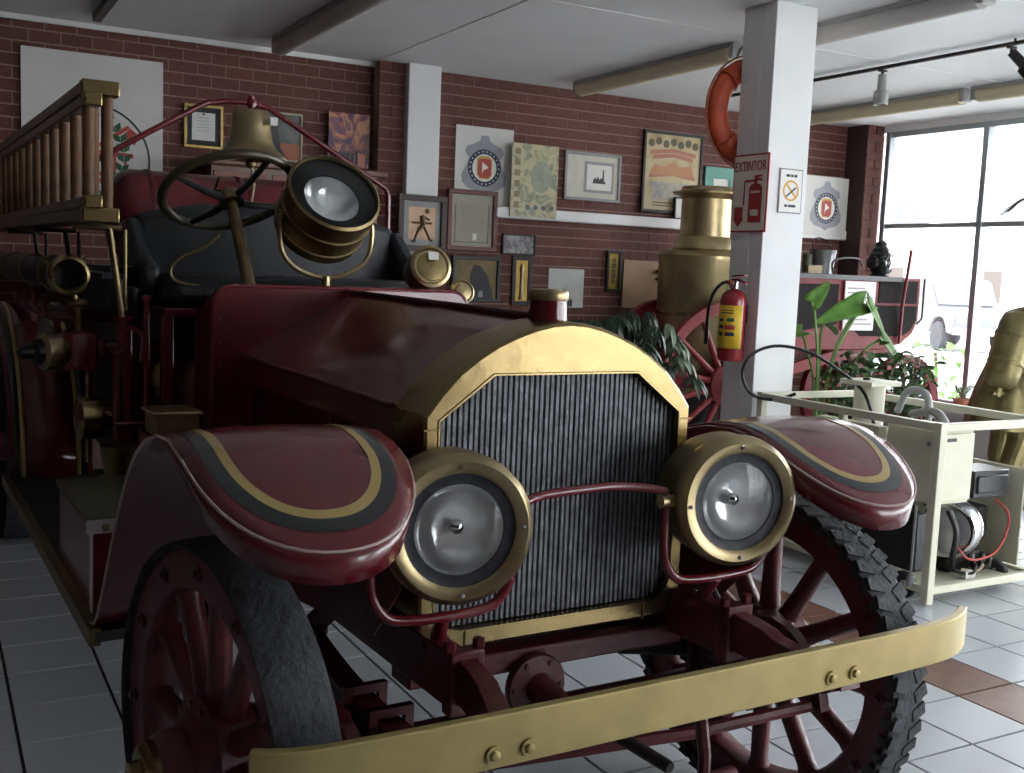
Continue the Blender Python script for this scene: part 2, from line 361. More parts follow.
# wheels -------------------------------------------------
def wheel(x, y, steer, side, knobby, R_=.457, width=.130):
    q = .020
    fe = MB().lathe([(R_ - q, -.048), (R_ - q, .048), (R_ - q - .012, .052), (R_ - q - .083, .045), (R_ - q - .092, .03), (R_ - q - .092, -.03), (R_ - q - .083, -.045), (R_ - q - .012, -.052)], (0, 0, 0), (1, 0, 0), 56, False, True)
    wo = fe.build('wheel', MAROON2, T, (x, y, R_), (0, 0, steer))
    h = width / 2
    t = MB().lathe([(R_ - q + .001, -h * .8), (R_ - q + .006, -h), (R_ - .009, -h), (R_ - .003, -h * .78), (R_, 0), (R_ - .003, h * .78), (R_ - .009, h), (R_ - q + .006, h), (R_ - q + .001, h * .8)], (0, 0, 0), (1, 0, 0), 72, False, True)
    if knobby:
        for k in range(56):
            a = 2 * PI * k / 56
            for sx in (-1, 1):
                M = Matrix.Rotation(a + (.07 if sx > 0 else 0), 4, 'X') @ Matrix.Translation((sx * h * .62, 0, R_ - .002)) @ Matrix.Rotation(sx * .35, 4, 'Z')
                t.cbox((0, 0, 0), (h * .78, .034, .007), M)
                M2 = Matrix.Rotation(a + (.07 if sx > 0 else 0), 4, 'X') @ Matrix.Translation((sx * h, 0, R_ - .022))
                t.cbox((0, 0, 0), (.005, .028, .022), M2)
    t.build('tire', RUBBER, wo, ang=.5)
    sp = None
    for k in range(12):
        a = 2 * PI * k / 12
        if sp is None:
            sp = MB().tube([(0, 0, .06), (0, 0, .12), (0, 0, .2), (0, 0, R_ - .135), (0, 0, R_ - .105)], [.035, .030, .026, .025, .034], 12).build('spoke', MAROON2, wo); sp.rotation_euler = (a, 0, 0)
        else: kid(sp, wo, (0, 0, 0), (a, 0, 0))
    bo = None
    for k in range(12):
        for sx in (-1, 1):
            a = 2 * PI * k / 12
            L_ = Matrix.Rotation(a, 4, 'X') @ Vector((sx * .052, 0, R_ - q - .042))
            if bo is None: bo = MB().lathe([(.017, 0), (.017, .006), (.01, .007), (.008, .014)], (-.004, 0, 0), (1, 0, 0), 12).build('rim_bolt', MAROON2, wo); bo.location = L_; bo.rotation_euler = (0, 0, 0 if sx > 0 else PI)
            else: kid(bo, wo, L_, (0, 0, 0 if sx > 0 else PI))
    MB().lathe([(.02, -.09), (.085, -.09), (.10, -.055), (.13, -.045), (.13, .045), (.10, .06), (.075, .08), (.07, .125), (.062, .14)], (0, 0, 0), (side, 0, 0), 28).build('hub', MAROON2, wo)
    for k in range(12):
        a = 2 * PI * (k + .5) / 12; MB().lathe([(.011, 0), (.011, .012)], (side * .045, .11 * math.cos(a), .11 * math.sin(a)), (side, 0, 0), 6).build('hub_bolt', MAROON2, wo)
    MB().lathe([(.060, .135), (.060, .155), (.048, .168), (.034, .17)], (0, 0, 0), (side, 0, 0), 24).build('hub_cap', BRASS, wo)
    MB().lathe([(.027, .168), (.027, .19), (.018, .193)], (0, 0, 0), (side, 0, 0), 6).build('hub_nut', BRASS, wo)
    return wo
WL = wheel(-.825, .08, .115, -1, False)
WR = wheel(.728, .06, .115, 1, True)
for sx in (-1, 1):
    wheel(sx * .77, 3.95, 0, sx, False, .48, .26)

# fenders ------------------------------------------------
PROF = [(.97, .47), (.90, .485), (.85, .52), (.75, .635), (.65, .765), (.55, .88), (.45, .98), (.36, 1.045), (.26, 1.092), (.15, 1.118), (.05, 1.124), (-.03, 1.112), (-.10, 1.088), (-.18, 1.048), (-.26, 1.004), (-.34, .962)]
def zf(y):
    P = PROF
    if y >= P[0][0]: return P[0][1]
    for (a, za), (b, zb) in zip(P[:-1], P[1:]):
        if b <= y <= a: return lerp(za, zb, (a - y) / (a - b))
    return P[-1][1]
XC, HW, YN0, NA = .732, .208, -.06, .262
def nose(ins, n=22):      # outline from outer straight edge round the nose to the inner edge
    pts = []
    for k in range(n + 1):
        a = PI * k / n
        e_ = .93; ca = math.cos(a); pts.append((XC + (HW - ins) * math.copysign(abs(ca) ** e_, ca), YN0 - (NA - ins) * math.sin(a) ** e_))
    return pts
YST = [.60 - .02 * k for k in range(33)]
def fender(s, zo):
    g = MB(); rows = []
    ys = [p[0] for p in PROF[:11]] + [0., YN0]
    ys = sorted(set(ys), reverse=True)
    fine = []
    for a, b in zip(ys[:-1], ys[1:]):
        fine += [a, (a + b) / 2]
    fine.append(ys[-1])
    for y in fine:
        rows.append([(s * (XC - HW + 2 * HW * j / 10), y, zf(y) + .012 * math.sin(PI * j / 10)) for j in range(11)])
    for k in range(1, 13):
        a = PI / 2 * k / 12; y = YN0 - NA * math.sin(a) ** .93; hw = HW * math.cos(a) ** .93 + .0015
        rows.append([(s * (XC - hw + 2 * hw * j / 10), y, zf(y) + .012 * math.sin(PI * j / 10) * math.cos(a)) for j in range(11)])
    g.grid(rows)
    fo = g.build('front_fender', MAROON, T, solid=.005, ang=.9)
    # skirt round the nose
    out = [(XC + HW, .12), (XC + HW, .03)] + nose(0) + [(XC - HW, .0)]
    G0, G1 = [], []
    for i, (x, y) in enumerate(out):
        tt = max(0, min(1, (.12 - y) / .20)); dep = .060 * tt ** .7 + .004
        cx, cy = x - XC, y - YN0
        G0.append((s * x, y, zf(y))); G1.append((s * (XC + cx * (1 - .07 * tt)), (YN0 + cy * .965 if y < YN0 else y), zf(y) - dep))
    MB().grid([G0, G1]).build('fender_skirt', MAROON, fo, solid=.004, ang=1.2)
    # rolled edge
    edge = [(XC + HW, y) for y in [.95, .9, .85, .75, .65, .55, .45, .36, .26, .15, .05]] + nose(0)
    MB().tube([(s * x, y, zf(y)) for x, y in edge], .0035, 6).build('rolled_edge', mat('worn_fender_edge', (.42, .30, .28), .4), fo)
    for nm, m, i0, i1, dz in (('black_stripe', BLACKLINE, .034, .064, .0045), ('gold_stripe', GOLDLINE, .064, .084, .0045)):
        A = [(XC + HW - i0, y) for y in YST] + nose(i0, 30) + [(XC - HW + i0, y) for y in YST[::-1]]
        B = [(XC + HW - i1, y) for y in YST] + nose(i1, 30) + [(XC - HW + i1, y) for y in YST[::-1]]
        def zz(x, y):
            hw = HW if y >= YN0 else HW * max(.02, 1 - ((YN0 - y) / NA) ** 2.15) ** .465
            j = (x - (XC - hw)) / (2 * hw); return zf(y) + .012 * math.sin(PI * max(0, min(1, j))) * (hw / HW) + dz
        rows = []
        for t in (0, .5, 1): rows.append([(s * lerp(a[0], b[0], t), lerp(a[1], b[1], t), zz(lerp(a[0], b[0], t), lerp(a[1], b[1], t))) for a, b in zip(A, B)])
        MB().grid(rows).build(nm, m, fo, ang=1.2)
    # inner apron between fender and frame
    poly = [(.95, .45)] + [(y, z - .005) for y, z in PROF[1:13]] + [(-.08, .80), (.05, .66), (.95, .55)]
    MB().prism([(y, z) for y, z in poly], s * (XC - HW), s * (XC - HW - .006), 'x').build('inner_apron', MAROON2, fo)
    poly = [(XC - HW, .55), (XC + HW, .55), (XC + HW, .44), (XC - HW, .44)]
    MB().box((min(s * .38, s * .56), .50, .925), (max(s * .38, s * .56), 1.44, .933)).build('splash_apron', MAROON2, fo)
    fo.location = (0, 0, zo)
    return fo
XC, HW = .717, .223
fender(-1, .012)
XC, HW = .752, .214
fender(1, -.022)

# radiator ----------------------------------------------
SEC = [(.385, 1.165), (.345, 1.215), (.30, 1.262), (.25, 1.298), (.20, 1.327), (.15, 1.348), (.10, 1.365), (.05, 1.376), (0, 1.38)]
def bl(n, cx, cz, rr_, a0, a1): return [(cx + rr_ * math.cos(lerp(a0, a1, k / n)), cz + rr_ * math.sin(lerp(a0, a1, k / n))) for k in range(n + 1)]
outer = bl(6, .315, .68, .07, -PI / 2, 0) + [(.385, .9)] + SEC + [(-x, z) for x, z in SEC[-2::-1]] + [(-.385, .9)] + bl(6, -.315, .68, .07, PI, 1.5 * PI)
def inner_pt(x, z): # radial match
    ox, oz = 0, .93
    dx, dz = x - ox, z - oz; best = 1e9
    for (a, b) in ((((.343, .0), 'x'), None),): pass
    return None
INP = bl(4, .275, .725, .068, -PI / 2, 0) + [(.343, 1.15), (.205, 1.252), (-.205, 1.252), (-.343, 1.15)] + bl(4, -.275, .725, .068, PI, 1.5 * PI)
def ray_hit(poly, ox, oz, ang):
    dx, dz = math.cos(ang), math.sin(ang); best = 0
    for i in range(len(poly)):
        (x0, z0), (x1, z1) = poly[i], poly[(i + 1) % len(poly)]
        ex, ez = x1 - x0, z1 - z0; den = dx * ez - dz * ex
        if abs(den) < 1e-9: continue
        t = ((x0 - ox) * ez - (z0 - oz) * ex) / den; u = ((x0 - ox) * dz - (z0 - oz) * dx) / den
        if -1e-6 <= u <= 1 + 1e-6 and t > best: best = t
    return ox + dx * best, oz + dz * best
CZR = .95
angs = sorted(set([round(math.atan2(z - CZR, x), 4) for x, z in outer + INP] + [round(-PI + 2 * PI * k / 48 + .01, 4) for k in range(48)]))
OUT = [ray_hit(outer, 0, CZR, a) for a in angs]; INN = [ray_hit(INP, 0, CZR, a) for a in angs]
def scl(P, k, dz=0): return [(x * k, CZR + (z - CZR) * k + dz) for x, z in P]
g = MB()
rings = [[(x, .205, z) for x, z in OUT], [(x, .066, z) for x, z in OUT], [(x, .052, z) for x, z in scl(OUT, .992)], [(x, .046, z) for x, z in scl(OUT, .975)],
         [(x, .046, z) for x, z in scl(INN, 1.022)], [(x, .043, z) for x, z in scl(INN, 1.016)], [(x, .043, z) for x, z in scl(INN, 1.003)], [(x, .085, z) for x, z in INN]]
g.loft(rings, True, False)
shell = g.build('radiator_shell', BRASS, T, ang=.5)
sm = MB()
for sx in (-1, 1):
    sm.box((min(sx * .344, sx * .386), .042, 1.130), (max(sx * .344, sx * .386), .0465, 1.134))
    sm.box((min(sx * .26, sx * .263), .042, .61), (max(sx * .26, sx * .263), .0465, .655))
sm.build('shell_seams', BRONZE, shell)
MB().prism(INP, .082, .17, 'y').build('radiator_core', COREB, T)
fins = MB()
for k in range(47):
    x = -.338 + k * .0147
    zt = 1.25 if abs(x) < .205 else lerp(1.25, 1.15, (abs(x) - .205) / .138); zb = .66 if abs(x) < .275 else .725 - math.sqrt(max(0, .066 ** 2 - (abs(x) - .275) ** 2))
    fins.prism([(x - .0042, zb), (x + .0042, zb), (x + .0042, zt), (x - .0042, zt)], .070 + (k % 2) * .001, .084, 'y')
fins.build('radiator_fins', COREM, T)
cpo = MB().lathe([(.050, 1.36), (.047, 1.42), (.047, 1.425)], (.01, .17, 0), n=28).build('radiator_filler', MAROON, T)
MB().lathe([(.049, 1.425), (.051, 1.428), (.051, 1.447), (.047, 1.452), (.01, 1.454)], (.01, .17, 0), n=28).build('radiator_cap', BRASSD, T)

# hood and cowl ------------------------------------------
def hood_sec(y, t):
    W = .385; zc = lerp(1.165, 1.178, t); zt = lerp(1.376, 1.388, t)
    pts = [(-W, .70), (-W, .9), (-W, zc)]
    for k in range(1, 12):
        u = k / 12; x = -W + W * u
        pts.append((x, zc + (zt - zc) * (u ** .92 if t > .5 else (math.sin(u * PI / 2) * .6 + u * .4))))
    pts.append((0, zt)); pts += [(-x, z) for x, z in pts[-2::-1]]
    return [(x, y, z) for x, z in pts]
hood = MB().grid([hood_sec(lerp(.205, 1.445, k / 8), min(1, k / 8 * 1.3)) for k in range(9)]).build('hood', MAROON, T, ang=.35)
MB().tube([(0, .21, 1.384), (0, 1.44, 1.396)], .009, 8).build('hood_hinge', MAROON2, hood)
for sx in (-1, 1): MB().tube([(sx * .387, .21, 1.168), (sx * .387, 1.44, 1.180)], .007, 8).build('side_hinge', MAROON2, hood)
for k in range(26):
    for sx in (-1, 1): MB().cbox((sx * .389, .42 + k * .034, 1.03), (.012, .007, .13)).build('hood_louver', MAROON2, hood)
fp = [(-.475, .80), (-.475, 1.33)] + bl(6, -.405, 1.335, .07, PI, PI / 2) + bl(6, .405, 1.335, .07, PI / 2, 0) + [(.475, 1.33), (.475, .80)]
cow = MB().prism(fp, 1.445, 1.462, 'y').build('cowl_flange', MAROON, T, bevel=.004)
MB().tube([(x, 1.452, z) for x, z in fp], .009, 8).build('flange_bead', MAROON, cow)
rv = MB()
for z in (.90, .98, 1.06, 1.14, 1.22, 1.30):
    for sx in (-1, 1): rv.lathe([(.006, 0), (.004, .004)], (sx * .455, 1.445, z), (0, -1, 0), 8)
rv.build('rivets', MAROON2, cow)
MB().box((-.46, 1.46, .75), (.46, 1.74, 1.30)).build('cowl_body', MAROON2, T)
MB().prism([(1.46, 1.395), (1.46, 1.30), (1.74, 1.30)], -.46, .46, 'x').build('dashboard', MAROON2, T)

# lamps -------------------------------------------------
def headlamp(s):
    c = (s * .388, -.14, .952); R_ = .164; AX_ = (.22, .975, 0)
    ho = MB().lathe([(R_ * .70, .0), (R_ * .74, -.004), (R_ * .745, -.018), (R_ * .80, -.024), (R_ * .90, -.026), (R_ * .985, -.012), (R_, .012), (R_ * .985, .034), (R_ * .96, .04)], c, AX_, 48, False).build('headlamp', BRASSD, T)
    MB().lathe([(R_ * .96, .034), (R_ * .965, .10), (R_ * .90, .14), (R_ * .6, .16), (.01, .165)], c, AX_, 40, False).build('lamp_bucket', BRASSD, ho)
    MB().lathe([(R_ * .76, -.016), (R_ * .70, -.012), (R_ * .60, -.012), (R_ * .585, .004)], c, AX_, 40, False).build('black_ring', mat('lamp_ring_black', (.022, .024, .03), .5, var=.5, vscale=25, bump=.2), ho)
    MB().lathe([(R_ * .60, -.008), (R_ * .56, .004), (R_ * .45, .018), (R_ * .3, .028), (R_ * .15, .033), (.002, .034)], c, AX_, 40, False).build('reflector', REFLECT, ho)
    MB().lathe([(.003, .004), (.014, .010), (.016, .022), (.010, .034)], c, AX_, 16).build('bulb', CHROME, ho)
    MB().lathe([(R_ * .595, -.006), (R_ * .4, -.016), (R_ * .2, -.020), (.002, -.022)], c, AX_, 40, False).build('lens', GLASS, ho)
    for k in range(4):
        a = PI / 2 * k + .05; MB().lathe([(.006, 0), (.004, .004)], (c[0] + R_ * .84 * math.cos(a) * .975 - .022 * .25, c[1] - .025 - R_ * .84 * math.cos(a) * .22, c[2] + R_ * .84 * math.sin(a)), (-.22, -.975, 0), 8).build('rim_screw', CHROME, ho)
    y = -.08; x = c[0]; Z = c[2]
    pth = [(x - .172, y, Z + .0), (x - .172, y, Z - .10), (x - .165, y, Z - .15), (x - .14, y, Z - .188), (x - .10, y, Z - .205), (x, y, Z - .21), (x + .10, y, Z - .205), (x + .14, y, Z - .188), (x + .165, y, Z - .15), (x + .172, y, Z - .10), (x + .172, y, Z)]
    br = MB().tube(smooth_path(pth, 4), .012, 10).build('lamp_fork', MAROON, T)
    MB().cyl((x, y, Z - .21), (s * .375, y + .05, .655), .018).lathe([(.035, 0), (.03, .02)], (s * .375, y + .05, .66), (0, 0, 1), 16).build('lamp_post', MAROON, br)
    for q in (-.19, .155): MB().cyl((x + q, y, Z), (x + q + .035, y, Z), .016).build('pivot_bolt', BRASSD, br)
headlamp(-1); headlamp(1)
MB().tube(smooth_path([(-.215, -.09, .975), (-.14, -.07, .99), (.0, -.06, .994), (.09, -.06, .994), (.17, -.07, .985), (.215, -.08, .975)], 5), .011, 10).build('lamp_tie_bar', MAROON, T)

# bumper ------------------------------------------------
pth = [(-.912, -.410, .635), (-.87, -.430, .635), (-.80, -.447, .635), (-.62, -.455, .635), (-.3, -.458, .635), (0, -.458, .635), (.3, -.458, .635), (.62, -.455, .635), (.80, -.447, .635), (.89, -.425, .635), (.955, -.392, .635)]
bu = MB().bar(smooth_path(pth, 4), .022, .102).build('bumper', BRASSP, T, bevel=.003, ang=.6)
for x in (-.475, -.40, .40, .475):
    MB().lathe([(.017, 0), (.017, .004)], (x, -.4695, .613), (0, -1, 0), 20).lathe([(.010, .003), (.010, .010), (.007, .011)], (x, -.4695, .613), (0, -1, 0), 6).build('bumper_bolt', BRASSP, bu)

# chassis -----------------------------------------------
for s in (-1, 1):
    x = s * .38
    MB().bar([(x, 5.2, .615), (x, 3, .615), (x, .5, .615), (x, -.17, .625)], .05, .12).build('frame_rail', MAROON2, T, bevel=.004)
    hn = MB().bar(smooth_path([(x, -.12, .63), (x, -.20, .635), (x + s * .01, -.30, .62), (x + s * .03, -.38, .605), (x + s * .05, -.435, .612)], 4), [.05] * 17, [.11] * 4 + [.09] * 4 + [.075] * 9).build('frame_horn', MAROON2, T, bevel=.004)
    MB().box((x - .04, -.19, .56), (x + .04, -.15, .70)).build('horn_bracket', MAROON2, hn, bevel=.004)
    for q in ((x - .035, -.17), (x + .035, -.17)):
        MB().lathe([(.014, .70), (.014, .718), (.009, .72)], (q[0], q[1], 0), n=6).build('bracket_bolt', MAROON2, hn)
    # leaf spring
    xs = s * .50
    sp = None
    for k, hl in enumerate((.44, .39, .33, .27, .20, .13)):
        P = [(xs, t * hl, .515 - .014 * k + .05 * (t * hl / .44) ** 2) for t in [-1 + j / 6 for j in range(13)]]
        o = MB().bar(P, .062, .0125).build('leaf_spring' if sp is None else 'spring_leaf', MAROON2 if k % 2 == 0 else DARKMETAL, T if sp is None else sp)
        if sp is None: sp = o
    for y in (-.07, .07):
        MB().bar([(xs - .042, y, .36), (xs - .042, y, .545), ], .02, .018, (0, 1, 0)).bar([(xs + .042, y, .36), (xs + .042, y, .545)], .02, .018, (0, 1, 0)).box((xs - .052, y - .01, .537), (xs + .052, y + .01, .557)).build('u_bolt', MAROON2, sp)
    for y in (-.40, .44):
        MB().cyl((xs - .045, y, .565), (xs + .045, y, .565), .022).bar([(xs, y, .565), (x + s * .05, y, .62)], .03, .05).build('spring_shackle', MAROON2, sp)
ax = MB().bar([(-.68, 0, .47), (-.56, 0, .43), (-.45, 0, .395), (.45, 0, .395), (.56, 0, .43), (.68, 0, .47)], .07, .075).build('front_axle', MAROON2, T, bevel=.008)
for s in (-1, 1):
    kn = MB().lathe([(.038, -.10), (.045, -.09), (.045, .09), (.038, .10)], (s * .665, 0, .485), (0, 0, 1), 18).box((s * .665 - .05, -.055, .40), (s * .665 + .05, .055, .425)).box((s * .665 - .05, -.055, .545), (s * .665 + .05, .055, .57)).build('steering_knuckle', MAROON2, T, bevel=.006)
    MB().bar(smooth_path([(s * .64, -.05, .57), (s * .63, -.14, .55), (s * .62, -.22, .47), (s * .62, -.24, .41)], 4), .05, .03, (s, 0, 0)).build('steering_arm', MAROON2, kn)
    MB().lathe([(.02, 0), (.02, .03), (.012, .032)], (s * .63, -.10, .555), (0, -.6, .8), 8).build('grease_cup', MAROON2, kn)
MB().cyl((-.64, .20, .36), (.64, .20, .36), .017).build('tie_rod', MAROON2, T)
MB().tube([(-.62, .17, .40), (-.40, -.02, .36), (.20, -.24, .43), (.62, -.23, .42)], .016, 8).build('drag_link', MAROON2, T)
MB().cyl((.28, .16, .50), (.66, .05, .47), .024).build('steering_rod', DARKMETAL, T)
MB().bar([(-.40, .10, .555), (.40, .10, .555)], .10, .055).build('cross_member', MAROON2, T, bevel=.006)
# starting crank
ck = MB().lathe([(.012, 0), (.078, 0), (.082, -.008), (.082, -.02), (.078, -.026), (.03, -.028)], (-.065, .05, .49), (0, 1, 0), 30).build('crank_plate', MAROON2, T)
MB().lathe([(.048, -.02), (.026, .10), (.018, .12), (.018, .17)], (-.065, .055, .49), (.16, -1, -.08), 18).build('crank_cone', MAROON2, ck)
MB().lathe([(.015, .15), (.015, .45), (.012, .46)], (-.065, .055, .49), (.16, -1, -.08), 14).build('crank_shaft', DARKMETAL, ck)
for k in range(6):
    a = PI / 3 * k; MB().lathe([(.007, 0), (.007, .008)], (-.065 + .066 * math.cos(a), .026, .49 + .066 * math.sin(a)), (0, -1, 0), 6).build('plate_bolt', MAROON2, ck)
MB().tube([(.045, -.44, .585), (.045, -.46, .50), (.045, -.46, .44)], .014, 8).cyl((-.06, -.47, .45), (.12, -.47, .45), .016).build('crank_handle', MAROON2, ck)
MB().box((-.16, .12, .50), (.16, .18, .60)).lathe([(.03, 0), (.03, .12)], (.14, .11, .56), (1, 0, 0), 12).lathe([(.025, 0), (.03, .05)], (.25, .11, .56), (0, -1, 0), 12).build('radiator_outlet', DARKMETAL, T, bevel=.01)
MB().box((-.30, .35, .45), (.30, 1.4, .68)).build('engine_sump', DARKMETAL, T, bevel=.04)
wi = MB().tube(smooth_path([(.42, -.02, .72), (.46, -.04, .64), (.50, -.02, .60), (.49, -.04, .54), (.53, -.03, .50), (.58, -.02, .50)], 5), .007, 6).build('lamp_wire', BLACKP, T)
MB().torus((.515, -.05, .575), (.3, 1, .2), .028, .004, 18, 6).build('loose_wire_coil', PAPER, wi)
MB().tube(smooth_path([(-.56, .25, .62), (-.62, .12, .55), (-.60, .02, .45), (-.55, -.06, .42)], 5), .012, 6).lathe([(.03, -.03), (.045, -.02), (.045, .02), (.03, .03)], (-.60, .03, .47), (0, 1, .2), 14).build('horn_linkage', DARKMETAL, T)

# running boards, toolbox, rear fenders, body ------------
for s in (-1, 1):
    rbd = MB().box((min(s * .42, s * .94), .88, .450), (max(s * .42, s * .94), 3.15, .480)).build('running_board', mat('running_board_black', (.02, .024, .02), .55, var=.4, vscale=15), T)
    MB().box((min(s * .925, s * .955), .88, .440), (max(s * .925, s * .955), 3.15, .487)).build('brass_edging', BRONZE, rbd)
    P = []
    for k in range(15):
        a = lerp(PI * 1.02, PI * .30, k / 14); P.append((3.95 + .87 * math.cos(a), .50 + .72 * math.sin(a)))
    rf = MB().grid([[(s * .58, y, z), (s * .75, y - .012, z + .012), (s * .93, y, z)] for y, z in P]).build('rear_fender', MAROON, T, solid=.008, ang=1.2)
    for nm, m, x0, x1, dz in (('black_stripe', BLACKLINE, .60, .632, .008), ('gold_stripe', GOLDLINE, .632, .652, .0095), ('black_stripe', BLACKLINE, .885, .915, .008), ('gold_stripe', GOLDLINE, .865, .885, .0095)):
        MB().grid([[(s * x0, y - dz * 1.2, z + dz), (s * x1, y - dz * 1.2, z + dz)] for y, z in P]).build(nm, m, rf, solid=.004, ang=1.2)
tb = MB().box((-.925, 1.05, .480), (-.58, 1.62, .735)).build('running_board_toolbox', MAROON, T, bevel=.008)
MB().box((-.935, 1.04, .735), (-.57, 1.63, .757)).build('toolbox_lid', KHAKI, tb, bevel=.006)
MB().box((-.935, 1.032, .712), (-.57, 1.044, .750)).build('chrome_lid_band', mat('satin_chrome', (.75, .74, .74), .45, .6), tb)
MB().lathe([(.012, 0), (.010, .01)], (-.885, 1.036, .728), (0, -1, 0), 12).build('lock', BRASSD, tb)
MB().tube([(-.922, 1.045, .45), (-.922, 1.045, .735)], .005, 6).build('chrome_corner', mat('satin_chrome', 0), tb)
MB().box((-.69, 1.30, .932), (-.555, 1.46, 1.00)).box((-.70, 1.29, 1.0), (-.545, 1.47, 1.012)).build('brass_battery_box', BRASSD, T, bevel=.004)
MB().box((-.70, 1.28, .45), (-.50, 1.50, .93)).build('step_riser', MAROON2, T)
MB().box((-.54, 3.25, .68), (.54, 5.6, 1.42)).build('hose_body', MAROON2, T, bevel=.02)
MB().box((-.50, 1.74, .68), (.50, 2.62, 1.12)).build('pump_housing', MAROON2, T, bevel=.05)
MB().box((-.52, 1.90, 1.10), (.52, 2.40, 1.284)).build('seat_gap_blackout', BLACKP, T)  # black box added to shut out light showing under the seat
MB().box((-.54, 2.62, .60), (.54, 3.24, 1.40)).build('pump_gap_blackout', mat('gap_shade_black', (.012, .010, .011), .5), T, bevel=.01)  # added black box standing in for the shade behind the pump
# seat
st = MB().box((-.56, 1.76, 1.285), (.56, 2.40, 1.315)).build('seat_frame', MAROON, T, bevel=.005)
for x in (-.545, .545):
    MB().box((x - .02, 1.77, .66), (x + .02, 1.81, 1.29)).build('seat_post', MAROON, st, bevel=.004)
MB().box((-.54, 1.78, 1.315), (.54, 2.28, 1.43)).build('seat_cushion', LEATHER, st, bevel=.045)
bk = MB()
rows = []
for k in range(15):
    a = k / 14
    rows.append((a, 1.31 + .36 * a))
bk.loft([[(-.56 + .0, 2.24, 1.34), (-.56, 2.42, 1.34), (-.56, 2.46, 1.64), (-.56, 2.30, 1.66)], [(-.3, 2.18, 1.34), (-.3, 2.42, 1.34), (-.3, 2.47, 1.70), (-.3, 2.26, 1.71)], [(.3, 2.18, 1.34), (.3, 2.42, 1.34), (.3, 2.47, 1.70), (.3, 2.26, 1.71)], [(.56, 2.24, 1.34), (.56, 2.42, 1.34), (.56, 2.46, 1.64), (.56, 2.30, 1.66)]])
bk.build('seat_back', LEATHER, st, bevel=.04)
for x in (-.56, .56):
    MB().prism([(1.95, 1.33), (2.40, 1.33), (2.44, 1.62), (2.30, 1.64), (2.15, 1.52), (1.98, 1.46)], x - .035, x + .035, 'x').build('seat_arm', LEATHER, st, bevel=.025)
# steering
sw = Vector((-.335, 1.76, 1.715)); axd = Vector((.05, .55, .83)).normalized()
co = MB().cyl((-.315, 1.50, 1.30), sw, .024, .019, 14).build('steering_column', BRONZE, T)
# wheel rim is seen three-quarter: its axis follows the column
cax = (sw - Vector((-.30, 1.45, 1.20))).normalized()
rim = MB().torus(sw + cax * .02, cax, .232, .0165, 44, 10).build('steering_wheel', mat('dark_wheel_wood', (.055, .042, .022), .35, .3, coat=.3), T)
u = cax.orthogonal().normalized(); v = cax.cross(u)
for k in range(4):
    a = PI / 4 + PI / 2 * k + .35; dv = u * math.cos(a) + v * math.sin(a)
    MB().tube([sw - cax * .015 + dv * .02, sw - cax * .01 + dv * .1, sw + cax * .008 + dv * .18, sw + cax * .02 + dv * .232], [.014, .013, .011, .011], 8).build('wheel_spoke', BLACKP, rim)
MB().lathe([(.045, -.02), (.045, .01), (.03, .03), (.01, .034)], sw - cax * .01, cax, 20).tube([sw + cax * .04 + u * .04, sw + cax * .05 + v * .05, sw + cax * .05 - u * .06], .006, 6).build('wheel_hub', BRONZE, rim)
MB().tube(smooth_path([(-.36, 1.80, 1.58), (-.42, 1.79, 1.53), (-.50, 1.79, 1.49), (-.535, 1.79, 1.45), (-.52, 1.79, 1.41), (-.45, 1.79, 1.395), (-.30, 1.80, 1.39), (-.22, 1.80, 1.39)], 5), .0075, 8).build('horn_tube', BRONZE, T)
# spotlight
sc_ = Vector((-.03, 1.60, 1.69)); sa = Vector((.02, -.80, .60)).normalized()
R_ = .165
so = MB().lathe([(R_ * .80, -.035), (R_ * .95, -.06), (R_ * .97, -.12), (R_ * .99, .05), (R_ * 1.03, .055), (R_ * 1.03, .085), (R_ * .97, .092), (R_ * .95, .08)], sc_, sa, 44, False).build('spotlight', BRONZE, T)
so_b = MB().lathe([(.01, -.125), (R_ * .6, -.122), (R_ * .97, -.10), (R_ * .985, .0), (R_ * .985, .05)], sc_, sa, 44, False).torus(sc_ + sa * .0, sa, R_, .006, 44, 8).torus(sc_ - sa * .08, sa, R_ * .985, .006, 44, 8).build('lamp_drum', BRONZE, so)
MB().lathe([(R_ * .97, .07), (R_ * .62, .055), (R_ * .60, .04)], sc_, sa, 40, False).build('black_ring', BLACKP, so)
MB().lathe([(R_ * .61, .05), (R_ * .5, .02), (R_ * .3, -.005), (.002, -.015)], sc_, sa, 40, False).build('reflector', REFLECT, so)
MB().lathe([(R_ * .95, .080), (R_ * .5, .088), (.002, .09)], sc_, sa, 40, False).build('lens', GLASS, so)
yk = [(-.19, 1.60, 1.66), (-.205, 1.60, 1.62), (-.195, 1.60, 1.53), (-.15, 1.60, 1.475), (-.08, 1.60, 1.445), (-.03, 1.60, 1.44), (.02, 1.60, 1.445), (.09, 1.60, 1.475), (.135, 1.60, 1.53), (.145, 1.60, 1.62), (.13, 1.60, 1.66)]
MB().tube(smooth_path(yk, 4), .009, 8).cyl((-.03, 1.60, 1.38), (-.03, 1.60, 1.445), .016).cyl((-.21, 1.6, 1.66), (-.17, 1.6, 1.66), .013).cyl((.11, 1.6, 1.66), (.15, 1.6, 1.66), .013).build('spotlight_yoke', BRASSD, so)
